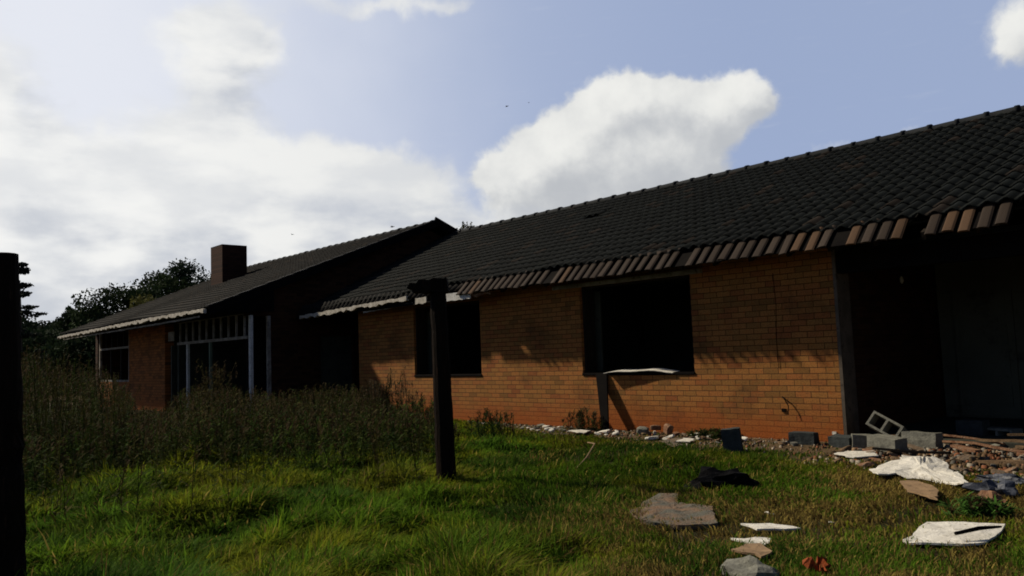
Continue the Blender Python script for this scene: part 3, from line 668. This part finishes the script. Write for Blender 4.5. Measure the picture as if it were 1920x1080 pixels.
# lumps
def lump(name, x, y, z, sx, sy, sz, m_, label, cat, seed=0, sub=2, rough=.25, group=None, rz=0, flat=0):
    import bmesh
    bm = bmesh.new(); bmesh.ops.create_icosphere(bm, subdivisions=sub, radius=1)
    for v in bm.verts:
        nvec = Vector((v.co.x*1.7+seed*5.3, v.co.y*1.7, v.co.z*1.7)); f = 1+rough*mnoise.noise(nvec)*2+rough*.7*mnoise.noise(nvec*3.1)
        v.co = v.co*f
        if flat: v.co.x = max(-.75, min(.75, v.co.x)); v.co.y = max(-.72, min(.72, v.co.y)); v.co.z = max(-.7, min(.7, v.co.z))
        v.co = Vector((v.co.x*sx, v.co.y*sy, max(v.co.z, -.5)*sz))
    me = bpy.data.meshes.new(name); bm.to_mesh(me); bm.free(); me.materials.append(m_)
    o = bpy.data.objects.new(name, me); col.objects.link(o); o.location = (x, y, z); o.rotation_euler = (random.uniform(-.2, .2)*bool(flat), random.uniform(-.2, .2)*bool(flat), rz)
    return tag(o, label, cat, group)
lump('black_plastic_sheet', -4.62, 7.02, .05, .30, .17, .14, m_tarp, 'crumpled black plastic heap in the middle of the short grass', 'plastic sheet', 3, 3, .38, rz=1.0)
lump('garden_rock', -2.74, 4.42, .0, .19, .12, .11, m_conc, 'pale grey rock at the bottom edge of the lawn', 'rock', 5, 3, .2)
lump('rubbish_bag', -2.46, 8.0, .03, .17, .16, .10, m_bag, 'crumpled blue grey plastic bag at the tip of the torn white sheet', 'plastic bag', 8, 3, .5)
lump('cloth_bundle', -2.36, 7.60, .02, .11, .09, .06, m_rubr, 'reddish brown rag just below the blue grey bag', 'cloth', 9, 3, .5)
lump('rubbish_bag', -2.62, 8.75, .03, .2, .09, .05, m_bag, 'flat pale wrap lying behind the blue grey bag', 'plastic bag', 11, 3, .4)
fl = MB()
for i in range(14):
    a = i/14*6.28; r = random.uniform(.05, .10); hgt = random.uniform(.02, .06)
    fl.add([(-2.46, 4.72, .02), (-2.46+math.cos(a)*r, 4.72+math.sin(a)*r, hgt+.02), (-2.46+math.cos(a+.35)*r*.9, 4.72+math.sin(a+.35)*r*.9, hgt), (-2.46+math.cos(a+.2)*r*.5, 4.72+math.sin(a+.2)*r*.5, hgt+.05)], [(0, 1, 3), (0, 3, 2), (1, 2, 3), (0, 2, 1)])
tag(fl.build('orange_rag', m_red, None, origin=(-2.46, 4.72, 0)), 'frayed orange scrap of fabric at the bottom edge of the lawn', 'rag')
# broken bricks under the window
lump('broken_brick', -8.52, 10.72, .06, .13, .10, .09, m_conc, 'grey broken brick, left one of the heap below the big window', 'brick', 1, 2, .15, 'broken bricks under the window', .3, 1)
lump('broken_brick', -8.36, 10.86, .10, .12, .07, .07, m_rubr, 'pink broken brick lying on the grey one below the big window', 'brick', 2, 2, .15, 'broken bricks under the window', .8, 1)
lump('broken_brick', -8.06, 10.80, .09, .12, .08, .13, m_rubr, 'upright pinkish brick, right one of the heap below the big window', 'brick', 4, 2, .15, 'broken bricks under the window', -.5, 1)
# rubble strip: individual fragments share one look
def inside(px_, py_, poly):
    c = False; j = len(poly)-1
    for i in range(len(poly)):
        xi, yi = poly[i]; xj, yj = poly[j]
        if (yi > py_) != (yj > py_) and px_ < (xj-xi)*(py_-yi)/(yj-yi)+xi: c = not c
        j = i
    return c
rr = random.Random(5); protos = []
for i in range(6):
    m_ = (m_rub, m_rubr, m_slab, m_plaster, m_conc, m_rub)[i]
    protos.append(lump('rubble_fragment', -6-i*.3, 10.6, .0, .07, .05, .03, m_, None, None, 20+i, 2, .2, None, 0, 1))
WORD = ('brown', 'pinkish', 'tan', 'white', 'grey', 'brown')
def setfrag(o, i, x, y, s, zone):
    o.location = (x, y, .015+float(gz(np.array([x]), np.array([y]))[0])); o.rotation_euler = (rr.uniform(-.3, .3), rr.uniform(-.3, .3), rr.uniform(0, 6.28))
    o.scale = (s*rr.uniform(.7, 1.6), s*rr.uniform(.7, 1.5), s*rr.uniform(.5, 1.1))
    tag(o, 'small %s rubble fragment %s' % (WORD[i], zone), 'rubble', '%s rubble fragments %s' % (WORD[i], zone))
used = [False]*6
chips = []
def frag(i, x, y, s, zone):
    if used[i]: o = protos[i].copy(); col.objects.link(o)
    else: o = protos[i]; used[i] = True
    setfrag(o, i, x, y, s, zone)
for k in range(150):
    i = rr.choice((0, 0, 1, 1, 2, 3, 4, 5)); x = rr.uniform(-13.8, -5.6); y = rr.uniform(10.35, 11.1) - max(0, (x+9)*.12)*rr.random()
    frag(i, x, y, rr.uniform(.4, 1.1), 'along the foot of the brick wall')
for k in range(110):
    i = rr.choice((0, 0, 1, 2, 2, 4, 5)); x = rr.uniform(-4.9, -1.6); y = 9.0+rr.random()**.7*3.2
    frag(i, x, y, rr.uniform(.6, 1.7)*(1.7 if k % 4 == 0 and y > 9.8 else 1), 'before the open veranda')
for k in range(16):
    frag(3, rr.uniform(-12.5, -5.6), rr.uniform(10.2, 10.9), rr.uniform(.9, 1.8), 'along the foot of the brick wall')
for k in range(12):
    i = rr.choice((2, 3, 0)); x = rr.uniform(-4.8, -1.7); y = rr.uniform(4.8, 8.8)
    frag(i, x, y, rr.uniform(.3, .6), 'scattered on the lawn')
# countless small chips of mortar and brick between them
cm = MB(); cols_ = []
for k in range(3600):
    if k % 3: x = rr.uniform(-4.9, -1.4); y = 8.9+rr.random()**.8*3.4; s_ = rr.uniform(.012, .05)
    else: x = rr.uniform(-14, -5.2); y = 11.12-rr.random()**1.4*(.85+.10*(x+14)); s_ = rr.uniform(.008, .03)
    z = float(gz(np.array([x]), np.array([y]))[0])
    a = rr.uniform(0, 6.28); ca, sa = math.cos(a)*s_, math.sin(a)*s_; hh = s_*rr.uniform(.3, .9)
    el_ = rr.uniform(.4, 1); b0 = [(x+ca, y+sa, z-.01), (x-sa*el_, y+ca*el_, z-.01), (x-ca*rr.uniform(.6, 1.2), y-sa, z-.01), (x+sa*el_, y-ca*el_, z-.01)]
    t0 = [(p[0]*.7+x*.3+rr.uniform(-.2, .2)*s_, p[1]*.7+y*.3, z+hh*rr.uniform(.6, 1.2)) for p in b0]
    cm.add(b0+t0, [(4, 5, 6, 7), (0, 1, 5, 4), (1, 2, 6, 5), (2, 3, 7, 6), (3, 0, 4, 7)])
    cc = rr.choice([(.20, .13, .075), (.11, .07, .04), (.30, .26, .20), (.17, .07, .035), (.05, .035, .02), (.14, .13, .11)]); g_ = rr.uniform(.5, 1.3); cols_ += [tuple(v*g_ for v in cc)]*8
F_ = np.array(cm.f); tag(npmesh('rubble_chips', np.array(cm.v, np.float32), F_.ravel(), np.full(len(F_), 4), tint_mat('chip', .9, .1), np.array(cols_)), 'countless chips of brick, mortar and plaster at the foot of the house', 'gravel', kind='stuff')
# splintered planks before the veranda
planks = [(-3.75, 11.3, .10, 172, .9, .10, 'long brown splintered plank on the rubble, right behind the pale blocks'),
          (-3.25, 11.05, .12, 150, .8, .13, 'thick tan splintered plank at the right of the rubble'),
          (-3.0, 10.55, .08, 165, 1.0, .09, 'dark plank at the front right of the rubble'),
          (-4.0, 10.15, .05, 178, .9, .12, 'blackened plank lying in front of the pale blocks'),
          (-3.45, 10.35, .09, 140, .5, .12, 'short curled brown board on the front of the rubble'),
          (-2.9, 11.6, .14, 186, .9, .08, 'narrow pale batten at the back of the rubble'),
          (-3.55, 10.75, .10, 158, .7, .07, 'thin reddish batten crossing the middle of the rubble'),
          (-2.85, 9.7, .05, 150, .8, .10, 'flat tan plank lying on the dirt right of the large torn sheet')]
for i, (x, y, z, rz, l, wd, lab) in enumerate(planks):
    mb = MB(); n = 8; vs = []
    for k in range(n+1):
        f = k/n; ww = wd*(.6+.4*math.sin(f*3.1)+rr.uniform(-.12, .12)); zz = .012*math.sin(f*4+i)
        vs += [(-l/2+l*f, -ww/2, zz), (-l/2+l*f, ww/2, zz+.01), (-l/2+l*f, ww/2, zz+.035), (-l/2+l*f, -ww/2, zz+.03)]
    fs = [(0, 1, 2, 3), (n*4, n*4+3, n*4+2, n*4+1)]
    for k in range(n):
        a = k*4
        for q_ in range(4): fs.append((a+q_, a+4+q_, a+4+(q_+1) % 4, a+(q_+1) % 4))
    mb.add(vs, fs); o = mb.build('broken_plank', m_black if i in (3,) else (m_rub if i % 2 else m_rubr), None)
    o.location = (x, y, z); o.rotation_euler = (rr.uniform(-.15, .15), rr.uniform(-.1, .1), R(rz)); tag(o, lab, 'plank', 'broken planks before the veranda')
# fallen stick in the grass
tag(MB().tube([(-7.2, 7.9, .22), (-6.9, 7.7, .24), (-6.6, 7.2, .14), (-6.5, 6.9, .05)], [.008, .01, .009, .006], 6).build('dead_stick', m_ply, None, origin=(-7, 7.5, .1)), 'thin bent dead stick in the grass right of the bracketed post', 'stick')

tag(MB().tube([(-2.06, 5.86, .10), (-1.97, 6.05, .115), (-1.90, 6.25, .10)], [.012, .014, .008], 6).build('dead_stick', m_black, None, origin=(-2, 6, .1)), 'short blackened stick lying across the corner of the white square-cornered board', 'stick')
# ------------------------------------------------------------------ grass
def blades(n, rmin, rmax, a0, a1, seed, short):
    g_ = np.random.default_rng(seed)
    r = rmin*(rmax/rmin)**g_.random(n)**.85; a = np.radians(a0+(a1-a0)*g_.random(n)); x = r*np.cos(a); y = r*np.sin(a)
    l = longness(x, y)
    dirt = sstep(y + (vnoise(x, y, 1.6, 31)-.5)*2.0, 9.0, 10.6)*sstep(x, -9.5, -6.0)
    bare = vnoise(x, y, 1.4, 37)*.6+vnoise(x, y, 4.5, 38)*.4
    keep = (y < 11.1) & (x < 2)
    keep &= ~((x < -19.0) & (y > 9.25))
    prob = np.where(l > .5, 1.0, (.95-.75*sstep(bare, .5, .8))*(1-.85*dirt))
    prob *= 1-.88*sstep(y+(vnoise(x, y, 1.7, 33)-.5)*.8, 9.7, 10.4)*sstep(x, -15, -12)
    keep &= g_.random(n) < prob
    for nm_, pl_ in SHEETS.items():
        shr = 1.5 if nm_ in ('slab', 'path') else 1.14
        P = np.array(pl_); cx, cy = P.mean(0); rad = np.hypot(*(P-P.mean(0)).T).max()
        near_ = np.where(keep & (np.hypot(x-cx, y-cy) < rad))[0]
        for i in near_:
            if inside(cx+(x[i]-cx)*shr, cy+(y[i]-cy)*shr, pl_): keep[i] = False
    x, y, r, l, dirt = x[keep], y[keep], r[keep], l[keep], dirt[keep]; n = len(x)
    clump = vnoise(x, y, 1.9, 41)*.6 + vnoise(x, y, 5.5, 42)*.4
    lush = sstep(-x, 3.6, 5.6)
    L_ = (.045+.055*g_.random(n)+lush*.13*vnoise(x, y, 3.2, 44)**1.5*g_.uniform(.5, 1.3, n))*(1-l) + l*(.08+.40*clump**1.6*g_.uniform(.55, 1.25, n))
    L_ *= 1-.6*sstep(y, 8.2, 10.2)*sstep(x, -17, -11)
    L_ *= 1-.6*np.exp(-((x+6.75)**2+(y-5.1)**2)/.45**2)
    head = 2*np.pi*(vnoise(x, y, .55, 51)*1.3 + vnoise(x, y, 2.8, 52)*.45) + g_.normal(0, 1.15, n)
    lean = np.clip(g_.normal(.68, .30, n)+.12*l, .1, 1.3)
    w_ = (.0020+.00052*r)*g_.uniform(.6, 1.35, n)*(1+.25*l)
    z = gz(x, y)-.015
    tt = np.array([0, .38, .74, 1.0]); wf = np.array([1, .9, .6, 0])
    dx, dy = np.cos(head), np.sin(head); fa = head+np.pi/2+g_.normal(0, .6, n); px_, py_ = np.cos(fa), np.sin(fa)
    vv = np.zeros((n, 7, 3), np.float32); k = 0
    for t_, w0 in zip(tt, wf):
        h = L_*lean*t_**1.9*.85; zz = z + L_*(t_*(1-.42*lean*t_))
        cxx = x+dx*h; cyy = y+dy*h
        if w0 > 0:
            vv[:, k] = np.stack([cxx-px_*w_*w0, cyy-py_*w_*w0, zz], 1); vv[:, k+1] = np.stack([cxx+px_*w_*w0, cyy+py_*w_*w0, zz], 1); k += 2
        else: vv[:, k] = np.stack([cxx, cyy, zz], 1)
    f1 = np.array([0, 1, 3, 2, 2, 3, 5, 4, 4, 5, 6]); fl_ = (np.arange(n)[:, None]*7+f1[None]).ravel(); cnt = np.tile([4, 4, 3], n)
    # colour: green, yellow green, straw
    yl = vnoise(x, y, .8, 61)*.55+vnoise(x, y, 3.1, 62)*.45; u_ = g_.random(n)
    green = np.array([.078, .150, .011]); ygreen = np.array([.185, .210, .015]); deep = np.array([.042, .098, .011]); straw = np.array([.28, .215, .055]); brown = np.array([.11, .075, .025])
    fy = sstep(yl+.25*(u_-.5)+.30*sstep(-x, 6.0, 9.5)-.10, .46, .74)[:, None]
    c = green*(1-fy)+ygreen*fy
    fd = sstep(vnoise(x, y, 1.3, 66), .55, .8)[:, None]*.7; c = c*(1-fd)+deep*fd
    c = c*(1-.42*(1-l)*lush)[:, None]*(.72+.56*vnoise(x, y, 2.4, 71))[:, None]
    dead = np.clip((1-l)*(.25+.9*sstep(vnoise(x, y, 1.1, 63)*.6+vnoise(x, y, 3.7, 64)*.4, .35, .65))+.08*l+.3*dirt, 0, 1)*sstep(x, -5.6, -3.4)*.85+.06+.30*(1-l)*sstep(vnoise(x, y, 2.1, 72), .58, .8)
    isd = (g_.random(n) < dead)[:, None]; pick = (g_.random(n) < .55)[:, None]
    c = np.where(isd, np.where(pick, straw, brown), c)*g_.uniform(.6, 1.35, n)[:, None]
    return vv.reshape(-1, 3), fl_, cnt, np.repeat(c, 7, 0)
v_, f_, c_, t_ = blades(470000, 3.7, 17.5, 84, 178, 1, False)
tag(npmesh('grass', v_, f_, c_, m_blade, t_), 'uneven green grass, long and tufted on the left, short and dry on the right', 'grass', kind='stuff')

# ------------------------------------------------------------------ weeds
def weedset(P, rnd, leafy=1.0, tones=None):
    # P: list of (x, y, height); returns arrays for thin stems with leaves and seed heads
    tones = tones or [(.044, .046, .012), (.032, .050, .010), (.058, .050, .016), (.026, .040, .009), (.022, .024, .008)]
    vs, fs, cs, cnt = [], [], [], []
    def quad(p, q_, w0, w1, side, cc):
        n = len(vs); vs.extend([p-side*w0, p+side*w0, q_+side*w1, q_-side*w1]); fs.extend([n, n+1, n+2, n+3]); cnt.append(4); cs.extend([cc]*4)
    for x, y, h in P:
        th = rnd.uniform(0, 6.28); ln = rnd.uniform(.02, .22)*h; z0 = float(gz(np.array([x]), np.array([y]))[0])-.02
        cc = np.array(rnd.choice(tones))*rnd.uniform(.6, 1.3); p = np.array([x, y, z0]); seg = 5; fa = rnd.uniform(0, 3.14); side = np.array([math.cos(fa), math.sin(fa), 0])
        prev = p
        for k in range(1, seg+1):
            f = k/seg; q_ = np.array([x+math.cos(th)*ln*f*f, y+math.sin(th)*ln*f*f, z0+h*f])+np.array([rnd.uniform(-1, 1), rnd.uniform(-1, 1), 0])*.012
            quad(prev, q_, .0042, .0038, side, cc*.8)
            nl = int(rnd.randint(2, 4)*leafy)
            for _ in range(nl):
                s = rnd.random(); b0 = prev+(q_-prev)*s; a = rnd.uniform(0, 6.28); L0 = rnd.uniform(.05, .16)*(1.2-f*.5)
                tip = b0+np.array([math.cos(a)*L0, math.sin(a)*L0, L0*rnd.uniform(-.25, .8)]); sd2 = np.array([-math.sin(a), math.cos(a), 0])
                mid = (b0+tip)/2+np.array([0, 0, .012]); lc = cc*rnd.uniform(.7, 1.4); lw = rnd.uniform(.005, .013)
                quad(b0, mid, .002, lw, sd2, lc); quad(mid, tip, lw, .001, sd2, lc)
            prev = q_
        if rnd.random() < .6:
            hc = np.array((.055, .038, .020))*rnd.uniform(.6, 1.4)
            for _ in range(int(12*leafy)):
                s = rnd.random()**.7*.22*h; a = rnd.uniform(0, 6.28); b0 = prev-np.array([0, 0, s]); L0 = rnd.uniform(.015, .055)
                tip = b0+np.array([math.cos(a)*L0, math.sin(a)*L0, L0*.9]); quad(b0, tip, .003, .006, np.array([-math.sin(a), math.cos(a), 0]), hc)
    return np.array(vs, np.float32), np.array(fs), np.array(cnt), np.array(cs)
rw = random.Random(9); P = []
while len(P) < 110:
    r = 7.2+rw.random()**.6*3.6; a = rw.uniform(144, 176); x = r*math.cos(R(a)); y = r*math.sin(R(a))
    if vnoise(np.array([x]), np.array([y]), .8, 77)[0] > .42: P.append((x, y, rw.uniform(.45, .85)+.06*max(0, r-8)))
while len(P) < 4200:
    r = 11.2+rw.random()**.8*14.4; a = rw.uniform(141.5, 176); x = r*math.cos(R(a)); y = r*math.sin(R(a))
    if x < -19.8 and y > 9.0: continue
    if x < -18.2 and y > 10.5: continue
    if y > 10.95: continue
    top = 1.4*(1-sstep(a, 0, 1)*0)  # height follows the tops seen above the lawn
    tgt = np.interp(a, [141.5, 145, 149, 153, 157.5, 159.9, 160.8, 162.5, 163.5, 168, 172], [-4.6, -3.6, -1.4, -1.9, -1.2, -1.3, -2.5, -2.5, -.3, 1.4, 1.9])
    h = EYE+math.tan(R(float(tgt)))*r
    if rw.random() > (1.0 if r < 17 else .6): continue
    h *= rw.choice((1, .95, .85, .7, .6))*rw.uniform(.78, 1.06)
    if h < .15: continue
    P.append((x, y, min(h, 2.0)))
v_, f_, c_, t_ = weedset(P, rw)
U = []
while len(U) < 1500:
    r = 9.4+rw.random()**.8*5.5; a = rw.uniform(142.5, 176); x = r*math.cos(R(a)); y = r*math.sin(R(a))
    dn = vnoise(np.array([x]), np.array([y]), 1.1, 78)[0]
    if dn*.9+min(1, (r-9.4)/3.0)*.55 > .52+rw.random()*.25 and y < 10.4: U.append((x, y, rw.uniform(.28, .62)*(1+.4*dn)))
v2, f2, c2, t2 = weedset(U, rw, 1.5, [(.030, .062, .010), (.045, .075, .012), (.024, .045, .009), (.060, .072, .016), (.035, .036, .012)])
tag(npmesh('undergrowth', v2, f2, c2, m_weed, t2), 'knee-high green and olive undergrowth between the long grass and the tall weeds', 'undergrowth', kind='stuff')
tag(npmesh('weeds', v_, f_, c_, m_weed, t_), 'dense brown and olive weeds with seed heads before the left wing', 'weeds', kind='stuff')
def bush(x, y, h, w0, n, label, tones=None):
    rb = random.Random(int(x*100)); pts = []
    for _ in range(n):
        d = rb.random()**.7*w0; a = rb.uniform(0, 6.28); pts.append((x+d*math.cos(a), y+d*math.sin(a), h*(1-.45*(d/w0)**2)*rb.uniform(.7, 1.05)))
    v_, f_, c_, t_ = weedset(pts, rb, 1.6, tones)
    tag(npmesh('weed_bush', v_, f_, c_, m_weed, t_, origin=(x, y, 0)), label, 'bush')
bush(-11.6, 7.7, 1.22, .75, 130, 'bushy dark weed clump with pale seed heads before the porch recess', [(.022, .028, .009), (.03, .033, .012), (.065, .055, .03)])
bush(-10.3, 8.9, .62, .45, 60, 'low green leafy weed left of the bracketed post, against the brick wall', [(.022, .05, .01), (.018, .038, .009)])
bush(-15.3, 6.2, 1.55, .5, 70, 'tall thin weed clump with yellowish stems before the white mullion', [(.06, .05, .018), (.045, .043, .014)])
bush(-9.9, 10.75, .42, .4, 40, 'dark low weed at the foot of the wall, left of the leaning board', [(.03, .05, .015), (.05, .04, .02)])
bush(-2.32, 7.05, .16, .22, 40, 'small bright green weed below the rubbish bag', [(.05, .12, .02), (.07, .14, .03)])
bush(-7.3, 10.95, .12, .4, 40, 'low green weed growing along the wall right of the broken bricks', [(.03, .07, .015), (.05, .06, .02)])

# ------------------------------------------------------------------ trees
def tree(name, x, y, h, wd, label, cat='tree', seed=0, kind='round', tone=(.035, .055, .018), leaf=.22, n=5200, group=None, levels=11):
    rt = random.Random(seed); g_ = np.random.default_rng(seed); e = empty(name, (x, y, 0), label=label, cat=cat, group=group)
    tr = MB(); tr.tube([(x, y, -.2), (x+.05, y, h*.3), (x-.05, y+.03, h*.6), (x, y, h*.9)], [h*.03, h*.024, h*.016, h*.005], 8)
    centers = []
    if kind == 'round':
        for k in range(26):
            a = rt.uniform(0, 6.28); zz = h*(.22+.74*rt.random()); f = math.sqrt(max(.05, 1-((zz/h-.50)/.54)**2)); d = wd*.5*f*rt.uniform(.35, 1.0)
            centers.append((x+d*math.cos(a), y+d*math.sin(a), zz, wd*rt.uniform(.12, .22)))
    else:   # layered cedar
        for lv in range(levels):
            zz = h*(.18+.8*lv/(levels-1)); rr_ = wd*.5*(1.08-lv/levels)*rt.uniform(.75, 1.1); a0 = rt.uniform(0, 6.28)
            for k in range(6):
                a = a0+k*1.05+rt.uniform(-.4, .4); zo = rt.uniform(-.28, .28); rr_ *= rt.uniform(.8, 1.15)
                for q_ in (.35, .65, .95): centers.append((x+rr_*q_*math.cos(a), y+rr_*q_*math.sin(a), zz+zo+rr_*q_*rt.uniform(.02, .2), wd*.075*(1.3-q_*.6)))
                tr.tube([(x, y, zz-.1), (x+rr_*.5*math.cos(a), y+rr_*.5*math.sin(a), zz+rr_*.05), (x+rr_*math.cos(a), y+rr_*math.sin(a), zz+zo+rr_*.12)], [.05, .035, .012], 5)
    for cxx, cyy, czz, rr_ in centers[:14] if kind == 'round' else []:
        tr.tube([(x, y, czz*.55), ((x+cxx)/2, (y+cyy)/2, czz*.8), (cxx, cyy, czz)], [h*.012, h*.008, h*.003], 5)
    tr.build('trunk', m_bark, e)
    if kind == 'round':
        for k in range(16):
            a = rt.uniform(0, 6.28); zz = h*rt.uniform(.15, .8); f = math.sqrt(max(.05, 1-((zz/h-.48)/.56)**2)); d = wd*.32*f*rt.random()
            centers.append((x+d*math.cos(a), y+d*math.sin(a), zz, wd*.2))
    n = int(n*1.9); leaf *= 1.45
    C = np.array(centers); k = g_.integers(0, len(C), n); d = g_.normal(0, 1, (n, 3)); d /= np.linalg.norm(d, axis=1)[:, None]; d *= g_.random((n, 1))**.4
    flat = np.array([1, 1, .75]) if kind == 'round' else np.array([1.2, 1.2, .30])
    p = C[k, :3]+d*C[k, 3:4]*flat*1.25
    a = g_.normal(0, 1, (n, 3)); a /= np.linalg.norm(a, axis=1)[:, None]; b2 = np.cross(a, g_.normal(0, 1, (n, 3))); b2 /= np.linalg.norm(b2, axis=1)[:, None]
    s = leaf*g_.uniform(.35, 1.0, (n, 1))*.5; vv = np.stack([p-a*s, p+b2*s*.6, p+a*s, p-b2*s*.6], 1).reshape(-1, 3)
    ct = g_.uniform(.6, 1.5, len(C))[k][:, None]*g_.uniform(.7, 1.3, (n, 1))*np.array(tone)
    o0 = np.array([x, y, 0]); npmesh('crown', (vv-o0).astype(np.float32), np.arange(n*4), np.full(n, 4), m_leaf, np.repeat(ct, 4, 0), parent=e)
    return e
tree('broadleaf_tree', -58.6, 17.6, 7.2, 5.6, 'dense dark rounded tree rising behind the left end of the wing roof', seed=1, n=9000, tone=(.022, .036, .014))
tree('broadleaf_tree', -63.6, 21.9, 8.6, 6.4, 'dark spreading tree behind the wing roof, between the rounded tree and the cedar', seed=2, n=9000, tone=(.022, .036, .014))
tree('cedar_tree', -66.0, 25.0, 9.7, 5.4, 'flat-topped dark cedar rising beside the chimney', seed=3, n=9000, tone=(.018, .032, .018))
tree('broadleaf_tree', -50.0, 16.3, 5.7, 2.8, 'small yellowish green tree just above the wing roof', seed=4, tone=(.10, .10, .03), n=4500)
tree('broadleaf_tree', -63.8, 16.2, 5.7, 4.2, 'middle-sized dark tree with ragged top, left of the roof end', seed=5, tone=(.022, .034, .018), n=6500)
tree('broadleaf_tree', -67.1, 15.6, 5.2, 4.2, 'low dark tree left of the ragged middle-sized one', seed=6, tone=(.018, .028, .016), n=5500)
tree('broadleaf_tree', -70.7, 14.6, 5.7, 4.8, 'broad dark tree in the row right of the near post', seed=7, tone=(.016, .028, .014), n=5500)
tree('broadleaf_tree', -69.1, 13.2, 5.4, 4.6, 'dark tree in the row partly hidden by the near post', seed=8, tone=(.016, .028, .014), n=5500)
tree('broadleaf_tree', -69.2, 19.4, 5.9, 3.6, 'pale thin-leaved tree between the ragged tree and the roof end', seed=9, tone=(.05, .06, .045), n=3000)
tree('broadleaf_tree', -60.0, 13.0, 3.8, 6.5, 'low dark bush row below the left trees, behind the weeds', cat='bush', seed=10, tone=(.018, .03, .014), n=7000)
tree('broadleaf_tree', -54.0, 13.9, 3.4, 5.5, 'low dark bush beside the left end of the wing', cat='bush', seed=12, tone=(.018, .03, .014), n=6000)
tree('cedar_tree', -45.9, 8.9, 6.7, 3.4, 'cedar with bare drooping branches sticking out behind the near post', seed=14, kind='cedar', n=2600, leaf=.16, levels=6, tone=(.016, .022, .016))
tree('broadleaf_tree', -29.9, 25.9, 8.35, 3.4, 'sparse treetop just showing over the main roof ridge', seed=16, tone=(.08, .08, .04), n=2600, leaf=.16)
# distant house glimpsed between the trees
dh = empty('distant_house', (-85, 18.5, 0), label='small pale house glimpsed between the distant trees', cat='house')
MB().box(-88, -84, 15.5, 20.5, 0, 4.3).build('wall', m_plaster, dh)
r_ = MB(); r_.prism([(15.2, 4.3), (20.8, 4.3), (18, 5.6)], 'x', -88.3, -83.7); r_.build('roof', m_conc, dh)

# ------------------------------------------------------------------ birds
def bird(x, y, z, s, rz, label):
    e = MB(); k = 10
    e.tube([(-.5*s, 0, 0), (-.3*s, 0, .03*s), (0, 0, .0), (.3*s, 0, .03*s), (.45*s, 0, .02*s)], [.01*s, .07*s, .13*s, .08*s, .02*s], 8)
    e.tube([(.38*s, 0, .04*s), (.48*s, 0, .06*s), (.60*s, 0, .04*s)], [.05*s, .07*s, .01*s], 8)
    for sg in (-1, 1):
        e.add([(.15*s, 0, .04*s), (-.18*s, 0, .04*s), (-.12*s, sg*.45*s, .22*s), (.12*s, sg*.42*s, .24*s), (-.22*s, sg*.95*s, .08*s), (-.05*s, sg*.9*s, .10*s),
               (.15*s, 0, .02*s), (-.18*s, 0, .02*s), (-.12*s, sg*.45*s, .20*s), (.12*s, sg*.42*s, .22*s), (-.22*s, sg*.95*s, .07*s), (-.05*s, sg*.9*s, .09*s)],
              [(0, 1, 2, 3), (3, 2, 4, 5), (6, 9, 8, 7), (9, 11, 10, 8), (0, 3, 9, 6), (3, 5, 11, 9), (1, 7, 8, 2), (2, 8, 10, 4), (4, 10, 11, 5)])
    o = e.build('flying_bird', m_bird, None); o.location = (x, y, z); o.rotation_euler = (R(15), R(-8), rz); tag(o, label, 'bird', 'birds in the sky')
bird(-28.7, 26.6, 13.8, .17, .5, 'dark flying bird high in the blue sky left of the big cloud')
bird(-31.4, 30.8, 15.5, .10, .9, 'faint small bird just right of the highest bird')
bird(-41.0, 21.2, 8.6, .16, 2.0, 'small bird in the grey cloud between the chimney and the wing gable')
bird(-24.8, 16.9, 6.35, .16, 1.2, 'dark bird just above the wing ridge near the gable peak')
